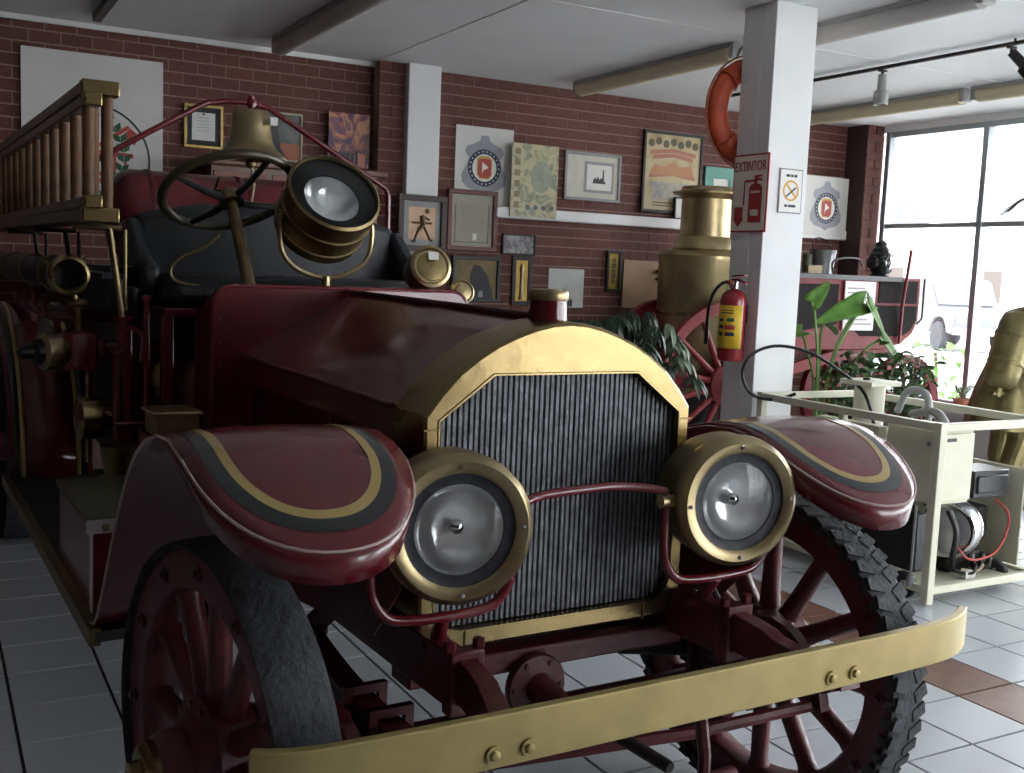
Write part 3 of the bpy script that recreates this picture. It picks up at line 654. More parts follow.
# small lamp and fuel caps on the cowl
for c, R_, z0 in (((.335, 1.52, 1.485), .075, 1.39), ((.47, 1.52, 1.395), .045, 1.36)):
    a = Vector((-.1, -.95, .25)).normalized(); C_ = Vector(c)
    lo = MB().lathe([(.01, -.09), (R_ * .9, -.08), (R_, -.02), (R_, .02), (R_ * 1.06, .024), (R_ * 1.06, .045), (R_ * .9, .052), (R_ * .82, .044), (R_ * .72, .044)], C_, a, 36, False).build('cowl_lamp', BRASSD, T)
    MB().lathe([(R_ * .75, .042), (R_ * .7, .05), (R_ * .5, .052), (.002, .053)], C_, a, 36, False).build('lamp_cover', BRASS if R_ > .06 else BRASSD, lo)
    if R_ > .06:
        MB().cyl(C_ - Vector((0, 0, R_)), (c[0], c[1], z0 - .1), .014).build('lamp_stem', BRASSD, lo)
        M = Matrix.Translation(C_ + a * .056 + Vector((.005, 0, .035))) @ a.to_track_quat('Z', 'Y').to_matrix().to_4x4()
        MB().cbox((0, 0, 0), (.04, .03, .002), M).build('paper_tag', PAPER, lo)
# bell with its arched rail
BY = 2.62
be = MB().lathe([(.070, 2.138), (.080, 2.120), (.084, 2.07), (.093, 2.01), (.112, 1.975), (.142, 1.950), (.156, 1.938), (.156, 1.930), (.146, 1.930), (.09, 1.985), (.06, 2.10), (.01, 2.11)], (0, BY, 0), n=44, cap=False).lathe([(.002, 2.142), (.04, 2.141), (.071, 2.138)], (0, BY, 0), n=44, cap=False).build('bell', BRASSD, T)
MB().cyl((0, BY, 2.13), (0, BY, 2.20), .014).lathe([(.022, 2.155), (.026, 2.17), (.022, 2.185)], (0, BY, 0), n=16).build('bell_hanger', MAROON, be)
MB().tube([(0, BY, 2.05), (0, BY, 1.93), (.0, BY, 1.90)], [.008, .008, .008], 8).lathe([(.003, -.02), (.02, -.01), (.024, .005), (.003, .025)], (0, BY, 1.91), n=14).build('clapper', BRONZE, be)
MB().box((.055, BY - .098, 2.075), (.088, BY - .066, 2.108)).build('paper_tag', PAPER, be)
MB().tube(smooth_path([(.005, BY, 1.9), (.01, BY - .02, 1.82), (.0, BY - .02, 1.74), (.01, BY - .02, 1.70)], 4), .006, 6).build('bell_rope', mat('rope', (.4, .33, .22), .9), be)
rp_ = [(-.66, BY, 1.64), (-.655, BY, 1.84), (-.62, BY, 1.885), (-.23, BY, 2.13), (-.17, BY, 2.155), (-.10, BY, 2.168), (.0, BY, 2.17), (.06, BY, 2.16), (.12, BY, 2.135), (.60, BY, 1.875), (.645, BY, 1.84), (.66, BY, 1.79), (.66, BY, 1.45)]
MB().tube(smooth_path(rp_, 4), .0125, 10).build('bell_rail', MAROON, T)
# chemical tank behind the seat
tk = MB().lathe([(.005, -.62), (.08, -.612), (.15, -.59), (.19, -.555), (.205, -.51), (.205, .51), (.19, .555), (.15, .59), (.08, .612), (.005, .62)], (.06, 2.93, 1.665), (1, 0, 0), 44).build('chemical_tank', MAROON, T)
for x in (-.40, .50): MB().box((x - .03, 2.80, 1.40), (x + .03, 3.06, 1.52)).build('tank_cradle', MAROON2, tk)
for x in (-.38, .02, .48): MB().torus((x, 2.93, 1.665), (1, 0, 0), .206, .005, 44, 6, 3).build('tank_band', BLACKP if x > .1 else MAROON2, tk)
# pump panel plumbing on the kerb side
MB().box((-.68, 2.12, 1.28), (-.50, 2.70, 1.45)).box((-.72, 2.05, 1.40), (-.52, 2.75, 1.425)).build('side_locker', mat('blue_black_paint', (.012, .016, .024), .4), T, bevel=.004)
vb = MB().lathe([(.062, -.06), (.066, -.05), (.066, .06), (.055, .075)], (-.80, 2.05, 1.14), (0, 0, 1), 20).box((-.86, 1.99, 1.075), (-.74, 2.11, 1.205)).build('gate_valve', MAROON, T, bevel=.01)
MB().lathe([(.05, 0), (.05, .02), (.037, .03), (.037, .14), (.048, .15), (.048, .18), (.037, .19), (.037, .30)], (-.74, 2.05, 1.14), (1, 0, 0), 20).build('discharge_pipe', MAROON, vb)
MB().lathe([(.045, .0), (.06, .02), (.066, .05), (.066, .09), (.052, .10)], (-.84, 2.04, 1.14), (-1, -.35, 0), 28).build('brass_coupling', BRASSD, vb)
MB().lathe([(.050, .09), (.045, .12), (.026, .13), (.02, .17), (.008, .18)], (-.84, 2.04, 1.14), (-1, -.35, 0), 20).build('coupling_plug', BLACKP, vb)
MB().cyl((-.80, 2.05, 1.2), (-.80, 2.05, 1.33), .014).lathe([(.02, 0), (.035, .01), (.035, .02), (.02, .03)], (-.80, 2.05, 1.30), n=14).build('valve_stem', BRONZE, vb)
dc = MB().lathe([(.045, -.16), (.05, -.05), (.074, -.045), (.078, -.03), (.078, .03), (.07, .036), (.01, .038)], (-.78, 1.97, .905), (-1, -.06, 0), 36).build('intake_cap', BRASS, T)
MB().cyl((-.78, 1.965, .97), (-.78, 1.965, 1.07), .009).build('intake_cap_lug', BRASS, dc)
MB().cyl((-.78, 1.965, .745), (-.78, 1.965, .84), .009).build('intake_cap_lug', BRASS, dc)
MB().lathe([(.05, -.20), (.055, -.05), (.05, -.16)], (-.78, 1.97, .905), (-.9, -.45, 0), 18).cyl((-.70, 2.0, .905), (-.45, 2.05, .905), .06).build('intake_pipe', MAROON2, dc)
MB().lathe([(.07, -.10), (.06, -.03), (.055, .0), (.09, .02), (.09, .03), (.03, .035)], (-.70, 1.80, .73), (0, 0, -1), 24).build('relief_valve_dome', BRONZE, T)
MB().lathe([(.035, -.03), (.064, -.025), (.068, .0), (.064, .02), (.05, .03), (.01, .032)], (-.50, 1.95, 1.05), (-.3, -.95, 0), 32).build('pressure_cap', BRASSD, T)
for (x, y, z0, z1, m, r_) in ((-.60, 1.86, .95, 1.33, MAROON, .012), (-.665, 1.90, .80, 1.26, MAROON, .028), (-.64, 1.88, 1.24, 1.36, BLACKP, .016), (-.67, 1.95, 1.27, 1.38, BRASSD, .010), (-.70, 1.85, .75, 1.15, MAROON2, .016), (-.62, 1.95, .70, 1.2, MAROON2, .03), (-.56, 2.0, .7, 1.1, DARKMETAL, .02)):
    MB().cyl((x, y, z0), (x, y, z1), r_).lathe([(r_ * .4, 0), (r_ * 1.5, .008), (r_ * 1.5, .022), (r_ * .4, .03)], (x, y, z1 - .005), n=12).build('control_lever', m, T)
MB().tube(smooth_path([(-.66, 1.86, 1.14), (-.70, 1.83, 1.19), (-.67, 1.82, 1.24), (-.62, 1.83, 1.21), (-.62, 1.84, 1.12)], 4), .009, 8).build('pump_linkage', MAROON, T)
MB().tube([(-.72, 1.82, .90), (-.52, 1.82, .90)], .008, 6).build('pump_crossbar', MAROON, T)
MB().torus((-.405, 1.775, .98), (0, 1, 0), .042, .007, 24, 8).torus((-.405, 1.775, .98), (0, 1, 0), .016, .006, 16, 6).tube([(-.447, 1.775, .98), (-.363, 1.775, .98)], .005, 6).tube([(-.405, 1.775, .938), (-.405, 1.775, 1.022)], .005, 6).build('pump_handwheel', DARKMETAL, T)
MB().lathe([(.02, 0), (.022, .04), (.012, .05)], (-.40, 1.75, 1.10), (-.6, -.6, .3), 12).build('drain_cock', BRASSD, T)
for k in range(4):
    MB().tube(smooth_path([(-.88 + .0 * k, 2.30 + .28 * k, 1.33), (-.88, 2.28 + .28 * k, 1.27), (-.84, 2.26 + .28 * k, 1.245), (-.55, 2.25 + .28 * k, 1.245)], 4), .012, 8).build('hose_hook', MAROON2, T)

# ladder rack posts
for y in (1.78, 2.75, 3.75):
    MB().cyl((-.70, y, 1.28), (-.74, y, 1.58), .011).tube([(-.70, y, 1.583), (-.86, y, 1.583)], .010, 8).cyl((-.68, y + .05, 1.3), (-.68, y + .05, 1.58), .008).build('ladder_bracket', BRONZE if y < 2 else DARKMETAL, T)

# ------------------------------------------------------------------ ladders and suction hose carried by the truck
def world(x, y, z): return (TO[0] + x * math.cos(TPSI) - y * math.sin(TPSI), TO[1] + x * math.sin(TPSI) + y * math.cos(TPSI), z)
def ladder(label, x, z0, z1, y0, y1, rw, rh, rx):
    la = empty('wooden_ladder', label, 'ladder', world(x, y0, z0), TPSI)
    L_ = y1 - y0; H = z1 - z0
    for z in (rh / 2, H - rh / 2):
        ra = MB().box((-rw / 2, 0, z - rh / 2), (rw / 2, L_, z + rh / 2)).build('rail', mat('dark_ladder_rail', (.035, .033, .02), .4, var=.3, vscale=12, coat=.2), la, bevel=.004)
        MB().box((-rw / 2 - .003, -.006, z - rh / 2 - .003), (rw / 2 + .003, .05, z + rh / 2 + .003)).build('brass_end_cap', BRASS, ra, bevel=.004)
    rg = None; n = int(L_ / .245)
    for k in range(n):
        y = .09 + k * .245
        if rg is None: rg = MB().cyl((0, 0, rh * .6), (0, 0, H - rh * .6), .019, n=10).build('rung', WOODLAD, la, (rx, y, 0))
        else: kid(rg, la, (rx, y, 0))
    return la
ladder('long wooden ladder with wide brass end caps hung along the truck side', -.815, 1.595, 2.025, 1.50, 5.6, .105, .040, .034)
ladder('narrower wooden ladder with small brass caps nested inside the larger ladder', -.842, 1.637, 1.983, 1.47, 5.4, .046, .034, 0)
hs = empty('suction_hose', 'black hard suction hose with brass ring coupling slung along the truck side', 'hose', world(-.85, 1.9, 1.416), TPSI)
MB().lathe([(.052, .05), (.060, .06), (.060, 3.0), (.05, 3.02)], (0, 0, 0), (0, 1, 0), 28, False).build('hose_tube', mat('black_hose', (.014, .014, .016), .5, bump=.4, bscale=30), hs)
MB().lathe([(.050, .10), (.050, -.005), (.056, -.012), (.064, -.010), (.066, .0), (.070, .004), (.070, .05), (.062, .06)], (0, 0, 0), (0, 1, 0), 36, False).build('brass_coupling', BRASS, hs)
MB().lathe([(.050, .10), (.001, .102)], (0, 0, 0), (0, 1, 0), 24, False).build('hose_bore', BLACKP, hs)
for a in (.9, 2.6, 5.0): MB().lathe([(.008, 0), (.008, .022)], (.066 * math.cos(a), .03, .066 * math.sin(a)), (math.cos(a), 0, math.sin(a)), 8).build('coupling_lug', BRASS, hs)
for y in (.32, .9, 1.6): MB().torus((0, y, 0), (0, 1, 0), .062, .006, 28, 8, 2).build('hose_band', BRONZE, hs)
#__P3__
# ------------------------------------------------------------------ pictures on the back wall
def pic(name, label, x0, x1, z0, z1, fm, fw, art, cat='picture', y=None, d_=.028, matte=None, mw=0., group=None):
    yb = (WY - .006) if y is None else y
    kk = (yb - d_) / 7.75; x0, x1, z0, z1 = x0 * kk, x1 * kk, 1.5 + (z0 - 1.5) * kk, 1.5 + (z1 - 1.5) * kk
    W, H = x1 - x0, z1 - z0
    e = empty(name, label, cat, ((x0 + x1) / 2, yb, z0), 0, group)
    if fw:
        fr = MB()
        for a, b, c_, dd in ((-W / 2, W / 2, 0, fw), (-W / 2, W / 2, H - fw, H), (-W / 2, -W / 2 + fw, fw, H - fw), (W / 2 - fw, W / 2, fw, H - fw)):
            fr.box((a, -d_, c_), (b, 0, dd))
        fr.build('frame', fm, e, bevel=.003)
    yy = -d_ * .55 if fw else -d_
    if matte:
        MB().box((-W / 2 + fw * .8, yy, fw * .8), (W / 2 - fw * .8, -.002, H - fw * .8)).build('mat_board', matte, e); yy -= .002
    q = fw + mw
    MB().box((-W / 2 + q, yy, q), (W / 2 - q, -.002, H - q)).build('print', art, e)
    return e, yy - .001, W, H
def decal(parent, poly, y, m, name='ink_shape', t=.0012): return MB().prism(poly, y - t, y, 'y').build(name, m, parent)
def disc(cx, cz, r_, n=40, a0=0, a1=2 * PI): return [(cx + r_ * math.cos(a0 + (a1 - a0) * k / n), cz + r_ * math.sin(a0 + (a1 - a0) * k / n)) for k in range(n)]
def ringd(parent, cx, cz, r0, r1, y, m, name='ring', n=48):
    g = MB(); a = disc(cx, cz, r0, n); b = disc(cx, cz, r1, n)
    g.loft([[(x, y, z) for x, z in a], [(x, y - .0012, z) for x, z in a], [(x, y - .0012, z) for x, z in b], [(x, y, z) for x, z in b]], True, False)
    return g.build(name, m, parent)
def lines(parent, y, x0, x1, zs, m, h=.006, name='text_line', ragged=.0):
    for z in zs:
        c_ = (x0 + x1) / 2; hw = (x1 - x0) / 2 * (1 - ragged * random.random())
        MB().box((c_ - hw, y - .0012, z), (c_ + hw, y, z + h)).build(name, m, parent)
def emblem(e, y, cx, cz, s):
    sh = [(0, .50), (.08, .48), (.10, .40), (.22, .34), (.34, .30), (.38, .20), (.30, .10), (.36, -.05), (.44, -.20), (.42, -.33), (.30, -.42), (.12, -.46), (0, -.52)]
    sh = sh + [(-x, z) for x, z in sh[-2:0:-1]]
    decal(e, [(cx + x * s, cz + z * s) for x, z in sh], y, BADGE, 'grey_badge')
    c2 = cz - .06 * s
    decal(e, disc(cx, c2, .32 * s), y - .0014, NAVY, 'navy_ring'); decal(e, disc(cx, c2, .235 * s), y - .0028, WHITESIGN, 'white_disc')
    rs = [(-.13, .14), (-.06, .17), (.06, .17), (.13, .14), (.13, -.10), (.08, -.16), (-.08, -.16), (-.13, -.10)]
    decal(e, [(cx + x * s * 1.12, c2 + z * s * 1.2) for x, z in rs], y - .0042, GOLDINK, 'gold_shield_border')
    decal(e, [(cx + x * s, c2 - .01 * s + z * s) for x, z in rs], y - .0056, REDINK, 'red_shield')
    decal(e, [(cx - .045 * s, c2 + .10 * s), (cx + .075 * s, c2 + .01 * s), (cx - .03 * s, c2 - .05 * s), (cx - .05 * s, c2 - .12 * s)], y - .007, WHITESIGN, 'white_pennant')
    for k in range(22):
        a = 2 * PI * k / 22; decal(e, disc(cx + .28 * s * math.cos(a), c2 + .28 * s * math.sin(a), .014 * s, 6), y - .0028, PAPER, 'ring_letter_mark')

# big white board with ladder, axe and laurel emblem
e, y, W, H = pic('emblem_board', 'large white board with black circle, red ladder, axe and green laurel emblem', .575, 1.462, 1.70, 2.80, None, 0, mat('white_board', (.62, .61, .59), .5, var=.03), 'sign', d_=.02)
ringd(e, 0, .42, .348, .362, y, INK, 'black_circle')
for sx in (-1, 1):
    for k, (a, z0, z1) in enumerate(((.0, .30, .33), (.0, .44, .47))):
        decal(e, [(sx * .02, z0 + .01), (sx * .25, z0), (sx * .25, z1), (sx * .02, z1 + .01)], y, REDINK, 'red_ladder_rail')
    for x in (.06, .13, .20): decal(e, [(sx * x - .008, .32), (sx * x + .008, .32), (sx * x + .008, .45), (sx * x - .008, .45)], y, REDINK, 'red_ladder_rung')
    decal(e, [(sx * .02, .52), (sx * .035, .50), (sx * .23, .64), (sx * .215, .66)], y, REDINK, 'axe_handle')
    decal(e, [(sx * .19, .60), (sx * .23, .64), (sx * .29, .595), (sx * .26, .53), (sx * .21, .55)], y - .001, REDINK, 'axe_blade')
    decal(e, [(sx * .02, .28), (sx * .035, .30), (sx * .12, .20), (sx * .10, .18)], y, REDINK, 'red_hose_line')
    for k in range(9):
        t = k / 8; x, z = sx * (.05 + .14 * math.sin(t * PI * .9)), .15 + .52 * t
        for q in (-1, 1):
            a = math.atan2(.5, sx * .14 * math.cos(t * PI * .9)) + q * .6; L_ = .075
            dx, dz = math.cos(a), math.sin(a)
            decal(e, [(x, z), (x + dx * L_ * .5 - dz * .022, z + dz * L_ * .5 + dx * .022), (x + dx * L_, z + dz * L_), (x + dx * L_ * .5 + dz * .022, z + dz * L_ * .5 - dx * .022)], y - .0014, GREENINK, 'laurel_leaf')
# certificate in gold frame
e, y, W, H = pic('framed_certificate', 'small certificate with wide black mat in a thin gold frame on brick wall', 1.605, 1.874, 2.25, 2.55, GOLDFRAME, .02, PAPER, matte=mat('black_mat', (.014, .014, .02), .6), mw=.035)
lines(e, y, -.055, .055, [.12 + .022 * k for k in range(5)], BADGE, .004, ragged=.5)
decal(e, disc(0, .235, .008, 12), y, INK, 'seal')
e, y, W, H = pic('framed_photograph', 'framed dark photograph of an orange roof propped on the wooden cabinet', 2.17, 2.45, 2.205, 2.555, mat('pale_frame', (.42, .38, .26), .5), .014, art_mat('night_photo', ((.03, .03, .03), (.05, .055, .05), (.11, .11, .10)), 9, seed=3), y=WY - .06)
decal(e, [(-.04, .13), (.126, .13), (.126, .016), (.03, .016)], y, mat('orange_print', (.36, .10, .045), .5), 'orange_roof')
decal(e, [(-.12, .30), (-.05, .30), (-.02, .10), (.03, .016), (-.126, .016)], y - .0012, mat('dark_print', (.025, .022, .02), .5), 'dark_figure')
e, y, W, H = pic('fire_poster', 'unframed poster of a purple and orange fire over black city roofs', 2.648, 2.968, 2.205, 2.60, None, 0, art_mat('fire_print', ((.015, .012, .05), (.05, .02, .09), (.22, .05, .05), (.55, .22, .10), (.10, .03, .08)), 7, 4, 8., 1.2), y=WY - .05, d_=.012)
for k in range(9): decal(e, [(-.15 + .033 * k, 0.006), (-.125 + .033 * k, .006), (-.125 + .033 * k, .09 + .05 * random.random()), (-.15 + .033 * k, .10 + .03 * random.random())], y, mat('roof_print', (.012, .010, .03), .5), 'roof_silhouette')
decal(e, [(.07, .006), (.13, .006), (.13, .10), (.07, .11)], y - .0012, mat('lit_print', (.55, .22, .14), .5), 'lit_tower')
# emblem posters
for (x0, x1, z0, z1, lab) in ((3.69, 4.205, 2.0, 2.608, 'white poster with grey badge and red shield between column and map'), (7.39, 7.95, 1.935, 2.50, 'white poster with grey badge and red shield beside the corner pier')):
    e, y, W, H = pic('emblem_poster', lab, x0, x1, z0, z1, None, 0, PAPER, 'poster', y=WY - (.006 if x0 < 5 else .092) , d_=.012)
    emblem(e, y, .0, H * .52, .46)
# map poster
e, y, W, H = pic('map_poster', 'unframed antique map poster in faded yellow and green', 4.20, 4.637, 1.925, 2.515, None, 0, art_mat('map_print', ((.16, .17, .12), (.42, .38, .22), (.52, .47, .28), (.20, .24, .17), (.50, .44, .26)), 9, seed=12), 'poster', y=WY - .10, d_=.012)
for k in range(6): decal(e, [(-.19, .07 + k * .085), (-.14, .07 + k * .085), (-.14, .12 + k * .085), (-.19, .12 + k * .085)], y, mat('map_panel', (.24, .19, .12), .6), 'map_inset')
decal(e, [(.06 + .10 * math.cos(a_ * .4) , .33 + .13 * math.sin(a_ * .4)) for a_ in range(16)], y, art_mat('map_sea', ((.20, .26, .21), (.36, .36, .24)), 14), 'map_relief')
for k in range(4): decal(e, disc(-.06 + .075 * k, .08, .022, 10), y, mat('map_mark', (.12, .15, .17), .6), 'map_vignette')
# grey framed engraving
e, y, W, H = pic('framed_engraving', 'grey framed engraving of ships set off centre in pale mat', 4.705, 5.268, 2.095, 2.497, GREYFRAME, .025, mat('cream_mat', (.52, .50, .42), .6, var=.08, vscale=14))
decal(e, [(-.085, .07), (.215, .07), (.215, .33), (-.085, .33)], y, GREYFRAME, 'inner_frame')
decal(e, [(-.06, .095), (.19, .095), (.19, .305), (-.06, .305)], y - .0014, PAPER, 'engraving_paper')
decal(e, [(.0, .15), (.13, .15), (.13, .17), (.115, .17), (.11, .27), (.10, .27), (.095, .19), (.08, .20), (.07, .18), (.05, .21), (.04, .185), (.02, .20), (.005, .175)], y - .0028, INK, 'ship_engraving')
# large poster in black frame
e, y, W, H = pic('framed_poster', 'large yellowed circus style poster in a black frame', 5.495, 6.14, 2.04, 2.745, BLACKFRAME, .025, art_mat('yellow_poster', ((.36, .27, .13), (.50, .40, .22), (.55, .46, .28)), 7, seed=2))
for k in range(7): decal(e, disc(-.24 + .08 * k, .60 + .02 * (k % 2), .034, 12), y, mat('poster_lettering', (.10, .085, .05), .6), 'poster_letter')
for z, w_ in ((.50, .5), (.46, .44), (.30, .5)): decal(e, [(-w_ / 2, z), (0, z + .03), (w_ / 2, z), (w_ / 2, z + .035), (0, z + .065), (-w_ / 2, z + .035)], y, mat('poster_red', (.40, .16, .10), .6), 'poster_banner')
decal(e, [(-.24, .33), (.24, .33), (.20, .43), (.08, .41), (0, .45), (-.1, .40), (-.2, .42)], y - .0014, mat('poster_orange', (.46, .22, .10), .6), 'poster_scene')
decal(e, [(-.2, .12), (.2, .12), (.24, .27), (-.24, .27)], y, art_mat('poster_grey', ((.20, .22, .22), (.45, .38, .26)), 22), 'poster_crowd')
lines(e, y, -.2, .2, [.06, .085], mat('poster_lettering', 0), .010)
# sea green frame behind pillar
e, y, W, H = pic('green_framed_print', 'print in a wide sea green frame behind the boiler chimney', 6.18, 6.56, 2.035, 2.484, GREENFRAME, .10, PAPER)
# frames stood in front of the column
e, y, W, H = pic('figure_relief', 'copper relief of a crouching figure in a deep brown frame', 3.225, 3.636, 1.605, 2.04, BROWNFRAME, .045, mat('copper_sheet', (.48, .31, .20), .4, .3, var=.15, vscale=14), y=WY - .215, d_=.05, matte=GREYFRAME, mw=.045)
fig = mat('copper_line', (.13, .075, .035), .45, .4)
for a, b, r_ in (((-.06, .08), (-.03, .16), .010), ((-.03, .16), (.01, .20), .016), ((.01, .20), (.07, .09), .010), ((.01, .20), (.0, .27), .022), ((-.08, .215), (.08, .215), .008), ((.0, .27), (.06, .24), .009), ((-.08, .07), (-.05, .08), .008), ((.07, .085), (.09, .09), .008)):
    MB().cyl((a[0], y - .002, a[1]), (b[0], y - .002, b[1]), r_, n=8).build('relief_limb', fig, e)
MB().lathe([(.02, 0), (.018, .008), (.005, .012)], (.04, y, .305), (0, -1, 0), 14).build('relief_head', fig, e)
e, y, W, H = pic('cherry_certificate', 'typed certificate on grey paper in a cherry red frame', 3.645, 4.085, 1.628, 2.11, REDFRAME, .035, mat('grey_paper', (.36, .34, .27), .6, var=.06), y=WY - .022, d_=.045)
for a, b, c_, dd in ((-.15, .15, .065, .07), (-.15, -.145, .065, .37), (.145, .15, .065, .37)): MB().box((a, y - .0012, c_), (b, y, dd)).build('ruled_border', INK, e)
ringd(e, 0, .405, .018, .024, y, BADGE, 'seal_ring', 20)
lines(e, y, -.12, .12, [.16 + .02 * k for k in range(11)], mat('grey_type', (.22, .21, .17), .6), .004, ragged=.3)
decal(e, [(.01, .085), (.045, .085), (.045, .14), (.01, .14)], y, WHITESIGN, 'white_tag')
pic('group_photograph', 'small landscape group photograph in black frame under the ledge', 4.142, 4.455, 1.612, 1.784, BLACKFRAME, .014, art_mat('group_photo', ((.12, .13, .15), (.30, .30, .30), (.10, .08, .09), (.34, .33, .33)), 16, seed=5))
e, y, W, H = pic('helmet_picture', 'gold picture with black rounded silhouette in a wide black frame', 3.70, 4.135, 1.22, 1.588, BLACKFRAME, .03, mat('gold_print', (.12, .085, .025), .45, .3, var=.3), d_=.04, matte=mat('black_mat', 0), mw=.0)
decal(e, [(-.06, .03), (.16, .03), (.14, .12), (.10, .22), (.04, .29), (-.02, .30), (-.05, .24)], y, INK, 'black_silhouette'); decal(e, [(.02, .04), (.07, .04), (.06, .09), (.03, .09)], y - .0014, BADGE, 'pale_emblem')
e, y, W, H = pic('gold_column_picture', 'tall narrow gold relief in black frame next to the helmet picture', 4.245, 4.432, 1.20, 1.605, BLACKFRAME, .035, mat('gold_leaf_sheet', (.42, .28, .07), .35, .6, var=.2))
MB().lathe([(.03, .05), (.02, .09), (.016, .25), (.024, .30), (.012, .34)], (0, y, 0), n=14).build('gold_relief', BRASSD, e)
e, y, W, H = pic('pale_board', 'pale notice board showing a few small dark marks on the lower wall', 4.59, 4.94, 1.19, 1.515, None, 0, mat('pale_board_print', (.50, .52, .48), .5, var=.08, vscale=9), 'sign', d_=.015)
for x, h in ((-.09, .06), (-.06, .04), (.02, .10), (.045, .07)): decal(e, [(x, .01), (x + .02, .01), (x + .02, h), (x, h)], y, INK, 'dark_mark')
e, y, W, H = pic('gold_ornament_picture', 'narrow black framed panel with gold ornament beside the plywood board', 5.17, 5.325, 1.335, 1.69, BLACKFRAME, .025, mat('gold_leaf_sheet', 0))
for k in range(5):
    ringd(e, .0, .09 + .045 * k, .008, .018 + .004 * (k % 2), y, INK, 'dark_ornament', 16)
e, y, W, H = pic('plywood_board', 'plywood board carrying two black iron fittings behind the boiler', 5.345, 5.83, 1.20, 1.612, None, 0, mat('plywood', (.46, .30, .17), .55, var=.15, vscale=5), 'board', d_=.018)
for z in (.26, .33):
    MB().cyl((.10, y - .01, z), (.23, y - .01, z), .012, n=10).lathe([(.018, 0), (.018, .03)], (.13, y, z), (0, -1, 0), 10).lathe([(.022, 0), (.022, .035)], (.19, y, z), (0, -1, 0), 10).build('iron_fitting', BLACKP, e)
pic('small_black_frame', 'small pale print in black frame standing on the white ledge', 5.86, 6.04, 1.995, 2.19, BLACKFRAME, .014, PAPER, y=WY - .04)

# wooden cabinet behind the truck
cb = empty('wooden_cabinet', 'tall red brown wooden display cabinet with overhanging cornice against brick wall', 'cabinet', (2.32, WY - .2, 0))
MB().box((-.60, -.17, 0), (.60, .19, 2.115)).build('body', WOOD, cb)
MB().box((-.66, -.23, 2.115), (.66, .19, 2.165)).build('cornice', WOOD, cb, bevel=.012)
for x in (-.40, 0, .40):
    dr = MB().box((x - .185, -.185, 1.0), (x + .185, -.171, 2.08)).build('door', mat('orange_brown_wood', (.20, .075, .04), .45, var=.2, vscale=7), cb, bevel=.004)
    MB().box((x - .13, -.192, 1.08), (x + .13, -.184, 2.0)).build('glass_panel', mat('cabinet_glass', (.10, .11, .115), .12), dr)

# ------------------------------------------------------------------ ceiling fittings
def tube_fix(label, x, y0, y1, cover, group='fluorescent battens on the ceiling'):
    e = empty('ceiling_batten', label, 'ceiling light', (x, (y0 + y1) / 2, CZ), 0, group); h = (y1 - y0) / 2
    MB().box((-.055, -h, -.028), (.055, h, 0)).build('mounting_channel', FIXT, e, bevel=.004)
    P = [(.062 * math.cos(a), -.062 + .055 * math.sin(a)) for a in [2 * PI * k / 18 for k in range(18)]]
    MB().prism(P, -h + .03, h - .03, 'y').build('diffuser', cover, e)
    for s in (-1, 1): MB().box((-.05, s * h - .02, -.10), (.05, s * h + .02, 0)).build('end_holder', FIXT, e, bevel=.006)
TUBEG = mat('white_lamp_cover', (.50, .49, .46), .5)
tube_fix('unlit ceiling batten above the wooden cabinet and bell', 2.17, 5.3, 7.42, TUBEG)
tube_fix('cream unlit ceiling batten meeting the brick wall above the framed poster', 4.62, 5.55, 7.45, TUBEB)
tube_fix('unlit ceiling batten passing above the white pillar', 4.66, 3.72, 5.45, TUBEG)
tube_fix('cream ceiling batten over the window side, end close to the corner pier', 7.0, 5.7, 7.45, TUBEB)
tube_fix('cream ceiling batten over the window side, next after the corner batten', 7.0, 3.9, 5.6, TUBEB)
tag(MB().box((.97, 6.3, CZ - .05), (1.02, 7.45, CZ)).build('cable_trunking', DARKMETAL, bevel=.004), 'thin dark metal cable trunking on the ceiling above the emblem board', 'trunking')
tr = empty('track_rail', 'thin dark lighting track running along the ceiling past the pillar', 'track', (5.80, 5.0, CZ))
MB().box((-.012, -2.8, -.040), (.012, 2.3, -.018)).build('rail', DARKMETAL, tr)
for y in (-2.5, -.6, 1.2, 2.2): MB().cyl((0, y, -.03), (0, y, 0), .008, n=8).build('hanger', DARKMETAL, tr)
for (yy, rx, ry, lab) in ((5.42, 0, 0, 'grey track spotlight pointing straight down between pillar and window'), (6.12, .3, 1.0, 'grey track spotlight tilted sideways next to the white pillar'), (4.42, -.5, -.6, 'dark track spotlight tilted toward the window glass')):
    e = empty('track_spotlight', lab, 'spotlight', (5.80, yy, CZ - .045)); m = SPOTG if yy > 5 else DARKMETAL
    MB().cyl((0, 0, 0), (0, 0, -.05), .010, n=8).box((-.03, -.015, -.012), (.03, .015, 0)).build('bracket', DARKMETAL, e)
    MB().lathe([(.028, 0), (.030, -.10), (.034, -.105), (.050, -.115), (.052, -.20), (.044, -.205), (.02, -.19)], (0, 0, 0), (0, 0, 1), 24).build('lamp_head', m, e, (0, 0, -.03), (rx, ry, 0))

